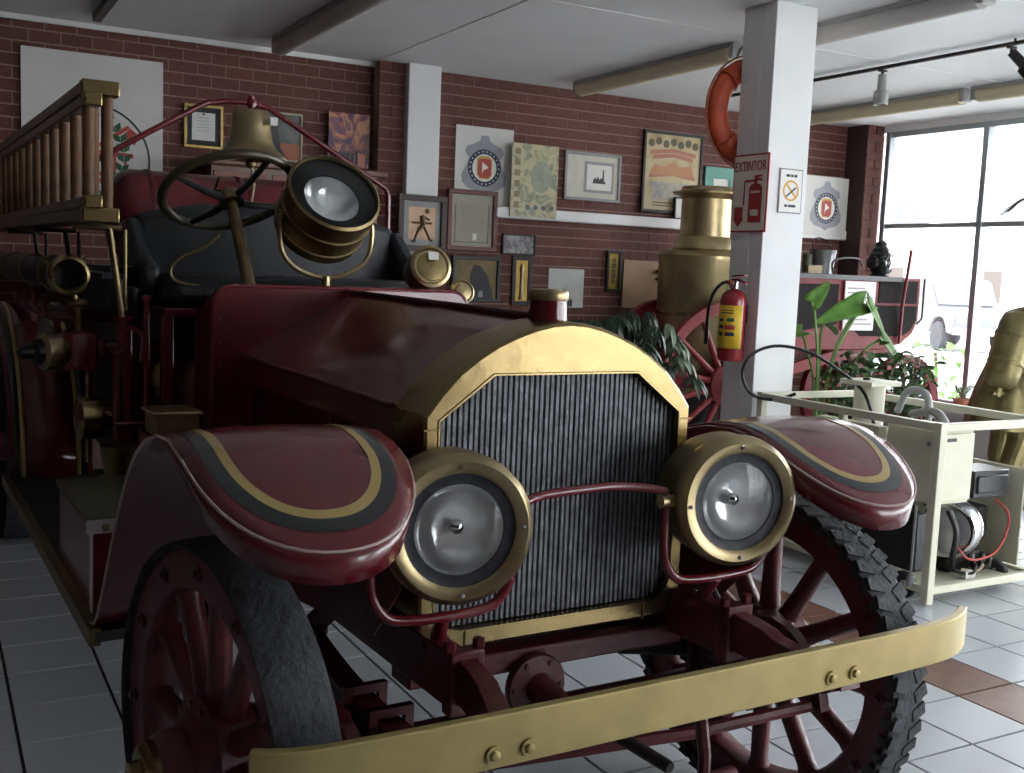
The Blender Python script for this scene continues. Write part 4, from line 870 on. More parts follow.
# ------------------------------------------------------------------ things on the pillar
PXL, PYF = 4.068, 4.58
e = empty('extinguisher_sign', 'white EXTINTOR sign with red extinguisher drawing on the pillar', 'sign', (PXL - .008, 4.69, 1.755))
R90 = (PI / 2, 0, -PI / 2)
MB().box((-.004, -.145, 0), (.004, .145, .432)).build('plate', REDSIGN, e, bevel=.003)
MB().box((-.0065, -.135, .010), (-.004, .135, .422)).build('plate_face', mat('sign_beige', (.80, .72, .60), .45), e)
def side_decal(e, poly, m, nm, d_=.0068): return MB().prism([(-a, b) for a, b in poly], -d_ - .0015, -d_, 'x').build(nm, m, e)
text('sign_lettering', 'EXTINTOR', .078, REDSIGN, e, (-.0085, 0, .362), R90, .001, .68)
side_decal(e, [(.0, .055), (.105, .055), (.105, .245), (.085, .265), (.02, .265), (.0, .245)], REDSIGN, 'extinguisher_symbol')
side_decal(e, [(.02, .09), (.085, .09), (.085, .125), (.02, .125)], mat('sign_beige', 0), 'symbol_label', .0085)
side_decal(e, [(.015, .215), (.09, .215), (.09, .228), (.015, .228)], mat('sign_beige', 0), 'symbol_band', .0085)
side_decal(e, [(.04, .265), (.065, .265), (.065, .285), (.10, .280), (.10, .292), (.06, .300), (.10, .305), (.10, .315), (.04, .312)], REDSIGN, 'symbol_handle')
side_decal(e, [(.04, .29), (-.035, .29), (-.045, .28), (-.045, .15), (-.035, .15), (-.035, .275), (.04, .278)], REDSIGN, 'symbol_hose')
side_decal(e, [(-.115, .14), (-.045, .14), (-.045, .075), (-.035, .075), (-.08, .03), (-.125, .075), (-.115, .075)], REDSIGN, 'down_arrow')
e = empty('no_smoking_sign', 'small white no smoking sign with orange ring on the pillar', 'sign', (4.25, PYF - .001, 1.868))
MB().box((-.085, -.006, 0), (.085, 0, .245)).build('plate', GREYFRAME, e); MB().box((-.078, -.008, .007), (.078, -.006, .238)).build('plate_face', WHITESIGN, e)
OR = mat('sign_orange', (.70, .36, .04), .5)
ringd(e, 0, .125, .047, .058, -.008, OR, 'orange_ring')
decal(e, [(-.038, .155), (-.03, .163), (.04, .095), (.032, .087)], -.0082, OR, 'ring_slash')
decal(e, [(-.035, .095), (-.03, .088), (.037, .14), (.032, .148)], -.0095, INK, 'cigarette_symbol')
for x0, x1, z in ((-.04, -.012, .20), (-.006, .012, .20), (.018, .04, .20), (-.042, -.02, .034), (-.014, .04, .034)): decal(e, [(x0, z), (x1, z), (x1, z + .014), (x0, z + .014)], -.008, INK, 'printed_word')
# extinguisher
e = empty('fire_extinguisher', 'red fire extinguisher with yellow label hung on the white pillar', 'extinguisher', (PXL - .078, 4.69, 1.03))
MB().lathe([(.05, 0), (.068, .005), (.073, .02), (.073, .345), (.066, .375), (.045, .395), (.022, .405), (.022, .42)], n=32).build('cylinder', EXTR, e)
g = MB(); n = 14
g.grid([[(.0742 * math.cos(a), .0742 * math.sin(a), z) for a in [PI * (.80 + .72 * k / n) for k in range(n + 1)]] for z in (.075, .20, .315)]); g.build('yellow_label', YELLOW, e, solid=.001)
for (a0, a1, z0, z1, m) in ((.90, 1.05, .225, .24, INK), (1.15, 1.32, .225, .245, GREENINK), (.90, 1.05, .185, .205, INK), (1.10, 1.35, .18, .205, REDINK), (.92, 1.05, .145, .165, INK), (1.12, 1.34, .145, .165, NAVY), (.95, 1.3, .27, .276, INK), (.95, 1.3, .285, .289, INK)):
    MB().grid([[(.0756 * math.cos(a), .0756 * math.sin(a), z) for a in [PI * lerp(a0, a1, k / 5) for k in range(6)]] for z in (z0, z1)]).build('label_print', m, e, solid=.0008)
MB().lathe([(.03, .41), (.03, .45), (.018, .455)], n=16).build('valve_head', CHROME, e)
MB().bar([(0, .02, .455), (0, -.03, .462), (0, -.10, .44)], .022, .010).bar([(0, .02, .475), (0, -.03, .482), (0, -.09, .484)], .022, .008).build('squeeze_handle', EXTR, e)
MB().lathe([(.014, 0), (.014, .012)], (-.03, .0, .44), (-1, 0, 0), 14).build('pressure_gauge', REDINK, e)
MB().tube(smooth_path([(-.01, .02, .445), (-.02, .08, .435), (-.02, .15, .38), (-.02, .185, .30), (-.02, .195, .22), (-.02, .195, .15)], 5), [.010] * 26, 8).build('hose', BLACKP, e)
MB().lathe([(.012, 0), (.014, .03), (.011, .08)], (-.02, .195, .08), n=12).build('nozzle', BLACKP, e)
MB().box((.066, -.03, .22), (.079, .03, .32)).build('wall_hook', DARKMETAL, e)
# life ring behind the pillar
e = empty('life_ring', 'orange life ring with rope hung high on the back of the pillar', 'life ring', (4.215, 4.91, 2.13))
MB().torus((0, 0, .315), (0, 1, 0), .245, .066, 48, 14, .8).build('ring', ORANGE, e)
pp = [(.325 * math.cos(a), -.0, .315 + .325 * math.sin(a)) for a in [2 * PI * k / 40 for k in range(40)]]
MB().tube(pp, .006, 6, True).build('grab_rope', mat('rope_orange', (.35, .10, .05), .8), e)
MB().tube(smooth_path([(-.12, 0, .62), (-.10, -.01, .67), (0, -.03, .70), (.08, -.03, .69)], 5), .008, 6).build('hanging_loop', mat('rope', 0), e)
for k in range(4):
    a = PI / 4 + PI / 2 * k; MB().torus((.245 * math.cos(a), 0, .315 + .245 * math.sin(a)), (-math.sin(a), 0, math.cos(a)), .068, .004, 20, 6, 5).build('ring_band', ORANGE, e)

# ------------------------------------------------------------------ horse drawn steam engine
E0 = empty('steam_fire_engine', 'horse drawn steam fire engine with brass boiler and red spoked wheels by brick wall', 'steam engine', (5.5, 7.0, 0))
def cwheel(x, y, R_, nsp, hubr):
    wo = MB().lathe([(R_, -.03), (R_, .03), (R_ - .075, .028), (R_ - .075, -.028)], (0, 0, 0), (0, 1, 0), 52, False, True).build('carriage_wheel', REDP, E0, (x, y, R_ + .012))
    MB().lathe([(R_ + .012, -.032), (R_ + .012, .032), (R_ + .001, .032), (R_ + .001, -.032)], (0, 0, 0), (0, 1, 0), 52, False, True).build('iron_tyre', REDP, wo)
    sp = None
    for k in range(nsp):
        a = 2 * PI * k / nsp
        if sp is None: sp = MB().tube([(0, 0, hubr * .8), (0, 0, R_ * .5), (0, 0, R_ - .07)], [.03, .024, .02], 10).build('spoke', REDP, wo)
        else: kid(sp, wo, (0, 0, 0), (0, a, 0))
    MB().lathe([(.02, -.14), (hubr * .42, -.14), (hubr * .5, -.07), (hubr, -.045), (hubr, .045), (hubr * .5, .08), (.02, .1)], (0, 0, 0), (0, 1, 0), 28).build('hub', REDP, wo)
    MB().lathe([(.03, -.19), (hubr * .34, -.185), (hubr * .36, -.14)], (0, 0, 0), (0, 1, 0), 18).build('hub_cap', BRASSD, wo)
    for k in range(10):
        a = 2 * PI * k / 10; MB().lathe([(.008, 0), (.008, .01)], (hubr * .75 * math.cos(a), -.045, hubr * .75 * math.sin(a)), (0, -1, 0), 8).build('hub_bolt', BLACKP, wo)
for yy in (-.42, .36): cwheel(.05, yy, .64, 14, .16); cwheel(2.10, yy + .02, .43, 12, .11)
bo = MB().lathe([(.33, .55), (.36, .60), (.362, 1.60), (.37, 1.62), (.37, 1.66), (.34, 1.69), (.22, 1.73)], (.11, 0, 0), n=48).build('boiler', BRASSD, E0)
MB().lathe([(.23, 1.70), (.26, 1.72), (.24, 1.78), (.205, 1.82), (.20, 2.12), (.23, 2.15), (.275, 2.16), (.28, 2.175), (.22, 2.19), (.20, 2.22), (.14, 2.225), (.13, 2.19)], (.11, 0, 0), n=44, cap=False).build('chimney', BRASSD, bo)
MB().lathe([(.365, .60), (.375, .61), (.375, .66), (.365, .67)], (.11, 0, 0), n=48, cap=False).build('boiler_band', BRASS, bo)
MB().lathe([(.363, 1.18), (.368, 1.19), (.368, 1.21), (.363, 1.22)], (.11, 0, 0), n=48, cap=False).build('boiler_band', BRASS, bo)
MB().lathe([(.28, .12), (.34, .55)], (.11, 0, 0), n=32).build('firebox', BLACKP, bo)
a = Vector((.1, -1, 0)).normalized()
MB().lathe([(.052, 0), (.055, .03), (.04, .035)], Vector((.11, 0, 1.42)) + a * .355, a, 20).torus(Vector((.11, 0, 1.42)) + a * .40, a, .05, .01, 20, 8).build('pressure_gauge', BRONZE, bo)
for dx, z in ((.19, 1.54), (-.05, 1.20), (.10, 1.05)): MB().lathe([(.026, 0), (.026, .02), (.015, .03)], (.11 + dx, -math.sqrt(.36 ** 2 - dx ** 2), z), (dx, -.33, 0), 12).build('fitting', BLACKP, bo)
MB().cyl((.40, -.1, 1.65), (.40, -.1, 1.84), .016, n=10).lathe([(.03, 1.80), (.03, 1.84)], (.40, -.1, 0), n=12).build('safety_valve', BLACKP, bo)
for s in (-.30, .30): MB().bar([(-.5, s, .66), (.6, s, .70), (1.3, s, .86), (2.0, s, .93)], .05, .09).build('chassis_beam', REDP, E0)
MB().bar([(.05, -.45, .652), (.05, .45, .652)], .05, .05).bar([(2.10, -.42, .442), (2.10, .42, .442)], .05, .05).build('axles', BLACKP, E0)
MB().tube([(2.0, 0, .60), (2.35, 0, .70), (2.56, -.1, .72)], .022, 8).cyl((2.1, 0, .45), (2.1, 0, .95), .03).torus((2.1, 0, .86), (0, 0, 1), .30, .02, 30, 8).build('fore_carriage', BLACKP, E0)
# driver's body: curved red coach box with black panels
pf = [(.62, 1.0), (.62, 1.52), (2.30, 1.56), (2.30, 1.18), (2.24, 1.06), (2.10, .97), (1.85, .92), (.80, .92)]
cbx = MB().prism(pf, -.34, .34, 'y').build('coach_box', REDP, E0, bevel=.01)
MB().prism([(.66, 1.16), (.66, 1.47), (1.30, 1.48), (1.30, 1.14), (.9, 1.08)], -.346, -.338, 'y').build('black_panel', mat('matt_black_panel', (.014, .010, .011), .7, spec=.12), cbx)
MB().prism([(1.78, 1.33), (1.78, 1.53), (2.26, 1.53), (2.26, 1.33)], -.346, -.338, 'y').build('black_panel', mat('matt_black_panel', (.014, .010, .011), .7, spec=.12), cbx)
MB().prism([(1.40, 1.16), (1.40, 1.31), (2.27, 1.31), (2.27, 1.19), (2.20, 1.09), (2.10, 1.04), (1.6, 1.04)], -.346, -.338, 'y').build('black_panel', mat('matt_black_panel', (.014, .010, .011), .7, spec=.12), cbx)
MB().box((.55, -.37, 1.52), (2.05, .37, 1.56)).build('top_board', mat('grey_black_board', (.05, .055, .06), .4), cbx)
MB().tube([(2.06, -.36, .98), (2.04, -.38, 1.30), (2.09, -.38, 1.70), (2.10, -.38, 1.80)], .014, 8).build('brake_lever', REDP, cbx)
MB().tube([(2.30, -.33, 1.15), (2.36, -.33, 1.2), (2.36, -.33, 1.56)], .010, 6).build('dash_rail', BLACKP, cbx)
MB().tube(smooth_path([(.58, -.3, 1.56), (.60, -.3, 1.64), (.80, -.3, 1.65), (.88, -.3, 1.62), (.90, -.3, 1.56)], 4), .009, 6).build('grab_rail', BLACKP, cbx)
MB().tube(smooth_path([(1.27, -.3, 1.56), (1.25, -.3, 1.66), (1.36, -.3, 1.70), (1.55, -.3, 1.70), (1.60, -.3, 1.64)], 4), .009, 6).build('grab_rail', BLACKP, cbx)
sg = MB().box((1.36, -.362, 1.09), (1.72, -.350, 1.51)).build('information_card', WHITESIGN, E0)
for k in range(9): MB().box((1.39, -.3635, 1.14 + .038 * k), (1.69 - .05 * (k % 3), -.362, 1.152 + .038 * k)).build('card_line', BADGE, sg)
# lamp and pails standing on the engine
la = empty('carriage_lamp', 'black carriage lantern with round lenses on the steam engine', 'lantern', (7.36, 6.74, 1.561))
MB().lathe([(.08, 0), (.085, .01), (.06, .02), (.085, .05), (.09, .18), (.10, .19), (.07, .22), (.075, .235), (.05, .26), (.052, .29), (.02, .31)], n=24).build('lamp_body', BLACKP, la)
for a in (-PI / 2, 0, PI): MB().lathe([(.055, 0), (.055, .035), (.048, .04)], (.075 * math.cos(a), .075 * math.sin(a), .12), (math.cos(a), math.sin(a), 0), 20).lathe([(.046, .038), (.02, .048), (.002, .05)], (.075 * math.cos(a), .075 * math.sin(a), .12), (math.cos(a), math.sin(a), 0), 20).build('lens_housing', CHROME if a < 0 else BLACKP, la)
MB().tube([(0.06, 0, .0), (.14, 0, .05), (.15, 0, .2)], .008, 6).build('lamp_bracket', BLACKP, la)
pb = empty('metal_pail', 'dull zinc pail standing on the steam engine box', 'pail', (6.78, 6.85, 1.561))
MB().lathe([(.085, 0), (.09, .004), (.115, .20), (.12, .205), (.112, .20), (.08, .01)], n=26, cap=False).build('pail_body', STEEL, pb)
MB().tube(smooth_path([(-.115, 0, .20), (-.08, .04, .28), (0, .06, .31), (.08, .04, .28), (.115, 0, .20)], 4), .005, 6).build('pail_handle', DARKMETAL, pb)
tag(MB().lathe([(.04, 0), (.042, .002), (.042, .16), (.036, .165), (.01, .17)], (6.62, 6.86, 1.561), n=18).build('tin_canister', mat('olive_tin', (.06, .065, .04), .4, .3)), 'slim dark olive canister next to the zinc pail', 'canister')
tag(MB().box((6.50, 6.72, 1.562), (6.66, 6.735, 1.63)).box((6.50, 6.735, 1.562), (6.66, 6.78, 1.575)).build('wood_block', mat('pale_wood', (.36, .27, .16), .6), bevel=.003), 'pale wooden nameplate block in front of the olive canister', 'block')

# ------------------------------------------------------------------ cream compressor trolley
K = empty('compressor_trolley', 'cream steel frame trolley holding an engine, hoses and control box on casters', 'compressor', (4.09, 3.31, 0))
KW, KD, KH = .78, 1.225, .87
def beam(name, a, b, t=.042): 
    lo = [min(a[i], b[i]) - t / 2 for i in range(3)]; hi = [max(a[i], b[i]) + t / 2 for i in range(3)]
    return MB().box(lo, hi).build(name, CREAM, K, bevel=.004)
for x in (.02, KW):
    for y in (.02, KD): beam('corner_post', (x, y, .032), (x, y, KH - .021), .044)
for z in (.075, KH - .022):
    for y in (.02, KD): beam('frame_rail', (.06, y, z), (KW - .04, y, z), .038)
    for x in (.02, KW): beam('frame_rail', (x, .06, z), (x, KD - .04, z), .038)
beam('frame_rail', (.02, .62, .11), (.02, .62, KH - .06), .034)
MB().box((.04, .04, .065), (KW - .02, KD - .02, .078)).build('deck_plate', CREAM, K)
MB().box((KW - .01, .10, .10), (KW, KD, .60)).build('side_sheet', CREAM, K)
ct = MB().box((.055, .055, .47), (.30, .36, .83)).build('control_box', CREAM, K, bevel=.008)
MB().box((.05, .04, .49), (.29, .052, .81)).build('control_box_door', CREAM, ct, bevel=.003)
MB().box((.10, .036, .775), (.16, .042, .79)).build('nameplate', INK, ct); MB().lathe([(.012, 0), (.012, .012)], (.055, .10, .76), (-1, 0, 0), 12).build('lock', STEEL, ct)
MB().box((.02, .38, .50), (.08, .80, .80)).build('switch_panel', CREAM, K, bevel=.004)
MB().box((.035, .12, .13), (.12, .56, .42)).build('fuel_tank', BLACKP, K, bevel=.012)
MB().cyl((-.005, .10, .10), (-.005, .10, .47), .007, n=8).lathe([(.016, .08), (.02, .10), (.016, .13)], (-.005, .10, 0), n=10).build('drain_rod', STEEL, K)
en = MB().lathe([(.03, -.06), (.135, -.055), (.152, -.02), (.152, .03), (.14, .035), (.14, .06), (.10, .07), (.10, .14), (.115, .15), (.115, .20), (.06, .22)], (.36, .20, .305), (.8, .45, 0), 32).build('engine', STEEL, K)
MB().torus((.315, .175, .305), (.8, .45, 0), .125, .014, 32, 8).build('engine_shroud_ring', CHROME, en)
MB().torus((.41, .225, .305), (.8, .45, 0), .142, .010, 32, 8).build('engine_shroud_ring', CHROME, en)
MB().box((.47, .20, .22), (.66, .46, .40)).build('engine_block', DARKMETAL, en, bevel=.02)
MB().box((.42, .12, .465), (.68, .30, .60)).box((.44, .11, .49), (.66, .12, .575)).build('air_filter_box', BLACKP, en, bevel=.014)
MB().box((.36, .18, .08), (.60, .46, .185)).build('engine_base', DARKMETAL, en, bevel=.02)
for k in range(5): MB().cyl((.46 + .03 * k, .12 + .03 * (k % 2), .10), (.46 + .03 * k, .12 + .03 * (k % 2), .16 + .015 * (k % 3)), .013, n=10).build('valve', STEEL if k % 2 else BLACKP, en)
MB().tube(smooth_path([(.30, .10, .25), (.34, .07, .19), (.42, .06, .175), (.54, .06, .20), (.64, .08, .28), (.67, .10, .38), (.64, .16, .44)], 5), .006, 6).build('red_cable', mat('red_cable', (.45, .05, .03), .5), K)
MB().tube(smooth_path([(.25, .12, .42), (.27, .08, .32), (.27, .09, .2), (.30, .12, .12)], 5), .016, 8).build('black_hose', BLACKP, K)
for k in range(3): MB().tube(smooth_path([(.30 + .05 * k, .10, .12), (.38 + .06 * k, .06 + .02 * k, .11), (.46 + .05 * k, .10, .13), (.52 + .03 * k, .16, .11)], 4), .009, 6).build('loose_hose', DARKMETAL if k != 1 else mat('tan_hose', (.3, .24, .15), .6), K)
MB().box((.34, .06, .085), (.41, .10, .12)).build('tag_card', PAPER, K)
MB().tube(smooth_path([(.42, .42, .45), (.44, .34, .62), (.48, .36, .78), (.56, .5, .84), (.62, .7, .80)], 5), .022, 10).build('grey_flex_pipe', mat('grey_pipe', (.36, .37, .38), .5), K)
MB().tube(smooth_path([(.56, .55, .60), (.58, .56, .86), (.60, .62, .93), (.62, .74, .92), (.62, .80, .80)], 5), .020, 10).build('grey_flex_pipe', mat('grey_pipe', 0), K)
fc = MB().lathe([(.082, .30), (.082, .95)], (.46, .86, 0), n=30).build('filter_cylinder', CREAM, K)
MB().box((.345, .745, .945), (.575, .975, .972)).build('filter_flange', CREAM, fc, bevel=.004)
MB().lathe([(.02, .972), (.02, .985)], (.43, .86, 0), n=12).build('flange_plug', DARKMETAL, fc)
MB().box((.10, .60, .10), (.60, 1.15, .42)).build('compressor_block', DARKMETAL, K, bevel=.03)
MB().box((.20, .62, .60), (.55, 1.10, .72)).build('cooler_box', BLACKP, K, bevel=.01)
hp = [(.10, 1.05, .88), (.02, 1.12, .84), (-.10, 1.16, .86), (-.16, 1.18, .93), (-.17, 1.18, 1.02), (-.10, 1.17, 1.10), (.05, 1.15, 1.135), (.22, 1.08, 1.10), (.34, .95, 1.0), (.36, .80, .90), (.30, .66, .74)]
MB().tube(smooth_path(hp, 5), .009, 8).build('pressure_hose', BLACKP, K)
for x, y in ((.08, .16), (KW - .06, .14), (.05, KD - .1), (KW - .06, KD - .1)):
    wo = MB().lathe([(.062, -.02), (.066, -.012), (.066, .012), (.062, .02)], (x - .06, y, .066), (1, .2, 0), 22).build('caster_wheel', RUBBER, K)
    MB().box((x - .08, y - .02, .066), (x - .03, y + .02, .09)).build('caster_fork', STEEL, wo)

# ------------------------------------------------------------------ plants
def leaf(L_, W, curl=.25, fold=.12, n=7):
    g = []
    for i in range(n + 1):
        t = i / n; w_ = W * (math.sin(PI * min(1, t * 1.0) ** .75) ** .8 if 0 < t < 1 else .0)
        z = -curl * L_ * t * t
        g.append([(s * w_ / 2, t * L_, z + abs(s) * fold * w_) for s in (-1, -.5, 0, .5, 1)])
    return MB().grid(g)
def heart(L_, W, curl=.3, n=9):
    g = []
    for i in range(n + 1):
        t = i / n; w_ = W * (max(0, (1 - t)) ** .75 * (1 - .35 * max(0, .25 - t) / .25)) + .002
        g.append([(s * w_ / 2, (t - .18 * (abs(s) if t < .3 else abs(s) * max(0, 1 - (t - .3) / .3))) * L_, -curl * L_ * t * t + .10 * abs(s) * w_) for s in (-1, -.6, -.25, 0, .25, .6, 1)])
    return MB().grid(g)
def potted(name, label, loc, pot_r, pot_h, pm=TERRA):
    e = empty(name, label, 'plant', loc)
    MB().lathe([(pot_r * .7, 0), (pot_r, pot_h * .85), (pot_r * 1.1, pot_h * .86), (pot_r * 1.1, pot_h), (pot_r * .95, pot_h), (pot_r * .9, pot_h * .9), (.01, pot_h * .88)], n=24, cap=False).build('pot', pm, e)
    return e
e = potted('elephant_ear_plant', 'potted plant with big heart shaped leaves in front of the steam engine', (5.35, 5.35, 0), .19, .36, mat('dark_pot', (.05, .04, .035), .6))
def heart_at(base, tip, nrm, W):
    b, t = Vector(base), Vector(tip); L_ = (t - b).length; yv = (t - b).normalized(); zv = Vector(nrm); zv = (zv - yv * zv.dot(yv)).normalized(); xv = yv.cross(zv)
    M = Matrix((xv, yv, zv)).transposed().to_4x4(); M.translation = b
    return heart(L_, W, .12).xf(M)
for base, tip, nrm, W in (((.36, 0, 1.36), (-.10, -.05, 1.24), (.2, -.75, .6), .22), ((.38, -.02, 1.36), (.56, -.10, 1.08), (.45, -.8, .35), .22), ((.46, -.1, 1.12), (.74, -.18, .84), (.4, -.8, .4), .20), ((-.12, .0, 1.36), (-.02, -.06, 1.50), (0, -.9, .4), .16), ((-.05, .15, 1.15), (-.3, .2, 1.1), (0, -.4, .9), .2), ((.2, .2, 1.2), (.5, .35, 1.15), (0, -.3, .9), .2)):
    heart_at(base, tip, nrm, W).build('leaf', LEAF, e, solid=.002, ang=1.5)
    tx, ty, tz = base
    MB().tube(smooth_path([(.0, 0, .3), (tx * .25, ty * .3, .3 + (tz - .3) * .6), (tx * .7, ty * .8, .3 + (tz - .3) * .9), (tx, ty, tz)], 4), [.011] * 12 + [.007], 6).build('stalk', mat('leaf_stalk', (.16, .28, .07), .5), e)
gb = MB()
for k in range(420):
    a = random.random() * 2 * PI; rr_ = .36 * random.random() ** .5; z = .62 + .52 * random.random() * (1 - rr_ * .8)
    M = Matrix.Translation((-.08 + rr_ * math.cos(a) * 1.1, .03 + rr_ * math.sin(a) * .8, z)) @ Matrix.Rotation(random.random() * 6.28, 4, 'Z') @ Matrix.Rotation(random.uniform(-.9, .5), 4, 'X') @ Matrix.Rotation(random.uniform(-.7, .7), 4, 'Y')
    l_ = leaf(random.uniform(.06, .10), random.uniform(.035, .06), n=3); l_.xf(M); gb.add(l_.v, l_.f)
gb2 = MB()
for k in range(26):
    a = random.random() * 6.28; gb2.tube([(0, 0, .30), (-.05 + .12 * math.cos(a), .1 * math.sin(a), .5), (-.08 + .3 * math.cos(a), .03 + .24 * math.sin(a), .65 + .4 * random.random())], .004, 5)
e2 = potted('leafy_shrub', 'dense small leaved shrub in a pot under the heart shaped leaves', (5.78, 5.10, 0), .18, .34, mat('dark_pot', 0))
for g_, nm, m in ((gb, 'foliage', mat('shrub_green', (.045, .10, .025), .5, var=.5, vscale=14)), (gb2, 'twigs', LEAFD)):
    o = g_.build(nm, m, e2, ang=1.5, fixn=False); o['kind'] = 'stuff'
# dark palmate plant left of the steam engine
e = potted('umbrella_plant', 'dark potted plant with finger shaped drooping leaves behind the radiator', (3.84, 5.55, 0), .20, .38, mat('dark_pot', 0))
tips = []
for k in range(46):
    a = random.random() * 6.28; rr_ = .10 + .45 * random.random(); z = .86 + .42 * random.random() - .15 * rr_
    tips.append((rr_ * math.cos(a) * 1.15 - .08, rr_ * math.sin(a) * .7, z))
tips += [(.30, -.1, 1.10), (.36, -.1, 1.0), (.24, -.15, 1.2), (-.3, -.1, 1.20), (-.15, -.15, 1.25), (.0, -.1, 1.27), (.12, -.1, 1.27), (.42, -.05, 1.08), (.46, -.05, .97)]
for j, (x, y, z) in enumerate(tips):
    g_ = MB(); pale = j >= 46 and x > .2
    for q in range(7):
        M = Matrix.Rotation(-1.5 + q * .5 + random.uniform(-.1, .1), 4, 'Z') @ Matrix.Rotation(-.45, 4, 'X'); l_ = leaf(random.uniform(.12, .19), .045, .5, n=4); l_.xf(M); g_.add(l_.v, l_.f)
    yaw = math.atan2(y, x) - PI / 2
    lf = g_.build('leaf', LEAFP if pale else LEAFD, e, (x, y, z), (random.uniform(-.3, .2), random.uniform(-.3, .3), yaw), ang=1.5, fixn=False)
    MB().tube([(0, 0, .33), (x * .4, y * .4, z * .75), (x, y, z)], .005, 5).build('stalk', LEAFD, e)
# small pot on the sill
e = potted('spider_plant', 'small pot of pale arching grass leaves on the window sill', (8.02, 6.30, .42), .075, .10)
for k in range(26):
    a = 2 * PI * k / 26 + random.uniform(-.1, .1); l_ = random.uniform(.16, .26)
    MB().bar(smooth_path([(0, 0, .09), (.4 * l_ * math.cos(a), .4 * l_ * math.sin(a), .09 + l_ * .55), (.8 * l_ * math.cos(a) * .8, .8 * l_ * math.sin(a), .09 + l_ * .5)], 3), .010, .002).build('blade', LEAFP, e)
struct(MB().box((7.88, 5.1, .395), (8.15, 7.45, .42)).build('trim_8', WHITEP))
# palm whose leaf tip reaches in from the right
e = potted('corner_palm', 'tall potted palm with drooping dark leaves before the window', (7.45, 5.05, 0), .19, .36, mat('dark_pot', 0))
MB().tube(smooth_path([(0, 0, .3), (.03, .02, 1.0), (.0, .0, 1.6), (.02, -.02, 2.0)], 5), [.04] * 8 + [.03] * 8, 8).build('trunk', mat('palm_trunk', (.12, .08, .05), .8), e)
for k in range(7):
    a = 2.75 + k * .9; dx, dy = math.cos(a), math.sin(a)
    P = smooth_path([(0, 0, 2.0), (.18 * dx, .18 * dy, 2.16), (.36 * dx, .36 * dy, 2.17), (.50 * dx, .50 * dy, 2.06)], 4)
    MB().bar(P, [.02 + .075 * math.sin(PI * (i + .6) / 13.2) for i in range(13)], .004).build('leaf', LEAFD, e, ang=1.5)

# ------------------------------------------------------------------ gilded firefighter statue with air tank (mostly outside the frame)
STX, STY = 6.70, 4.92
e = empty('firefighter_statue', 'gilded statue of a bending firefighter wearing an air tank near the window', 'statue', (STX, STY, 0))
MB().box((-.35, -.35, 0), (.55, .35, .12)).build('plinth', mat('statue_plinth', (.10, .09, .08), .5), e, bevel=.02)
def skin(name, verts, edges, radii, m, parent, sub=2):
    me = bpy.data.meshes.new(name); me.from_pydata(verts, edges, []); o = bpy.data.objects.new(name, me); COL.objects.link(o); o.parent = parent
    o.modifiers.new('skin', 'SKIN'); q = o.modifiers.new('sub', 'SUBSURF'); q.levels = sub; q.render_levels = sub
    for i, sv in enumerate(me.skin_vertices[0].data): sv.radius = (radii[i], radii[i]); sv.use_root = (i == 0)
    me.materials.append(m)
    for p in me.polygons: p.use_smooth = True
    return o
vb = [(.05, 0, .80), (.12, 0, .95), (.20, 0, 1.12), (.27, 0, 1.27), (.33, 0, 1.36), (.38, 0, 1.43), (.43, 0, 1.52),
      (-.02, -.11, .74), (.06, -.14, .47), (-.08, -.14, .21), (.03, -.15, .165),
      (.06, .11, .74), (.24, .14, .50), (.18, .14, .21), (.30, .14, .165),
      (.30, -.19, 1.28), (.40, -.24, 1.05), (.58, -.18, .98), (.66, -.16, .97),
      (.30, .19, 1.28), (.44, .22, 1.07), (.62, .12, 1.02), (.70, .10, 1.02)]
eb = [(0, 1), (1, 2), (2, 3), (3, 4), (4, 5), (5, 6), (0, 7), (7, 8), (8, 9), (9, 10), (0, 11), (11, 12), (12, 13), (13, 14), (3, 15), (15, 16), (16, 17), (17, 18), (3, 19), (19, 20), (20, 21), (21, 22)]
rb_ = [.17, .165, .17, .16, .07, .09, .10, .13, .10, .085, .055, .13, .10, .085, .055, .085, .07, .055, .05, .085, .07, .055, .05]
skin('figure', vb, eb, rb_, GOLDST, e)
MB().lathe([(.17, -.02), (.19, -.015), (.13, .0), (.125, .06), (.10, .12), (.05, .15), (.005, .155)], (.42, 0, 1.54), (.35, 0, 1), 28).build('helmet', GOLDST, e)
ta = Vector((.30, 0, .95)).normalized()
MB().lathe([(.02, -.30), (.07, -.29), (.105, -.25), (.115, -.20), (.115, .16), (.10, .21), (.06, .245), (.02, .25)], Vector((-.11, -.10, 1.10)), ta, 28).build('air_tank', GOLDST, e)
MB().cyl(Vector((-.11, -.10, 1.10)) - ta * .30, Vector((-.11, -.10, 1.10)) - ta * .36, .03, n=12).cyl(Vector((-.11, -.10, 1.10)) - ta * .34 + Vector((-.06, 0, 0)), Vector((-.11, -.10, 1.10)) - ta * .34 + Vector((.12, 0, 0)), .018, n=10).build('tank_valve', GOLDST, e)
for k in (-.12, .08): MB().torus(Vector((-.11, -.10, 1.10)) + ta * k, ta, .118, .008, 28, 6, 2).build('tank_strap', GOLDST, e)
cg = MB().loft([[(.06 + rx * math.cos(a) * (1 + .06 * math.sin(7 * a)) + sh, ry * math.sin(a) * (1 + .06 * math.sin(7 * a)), z) for a in [2 * PI * k / 36 for k in range(36)]] for z, rx, ry, sh in ((.52, .30, .27, 0), (.62, .28, .26, 0), (.80, .24, .23, .02), (.98, .21, .21, .09), (1.14, .20, .23, .15), (1.26, .15, .24, .21), (1.33, .08, .12, .25))])
cg.build('coat', GOLDST, e, ang=1.5)

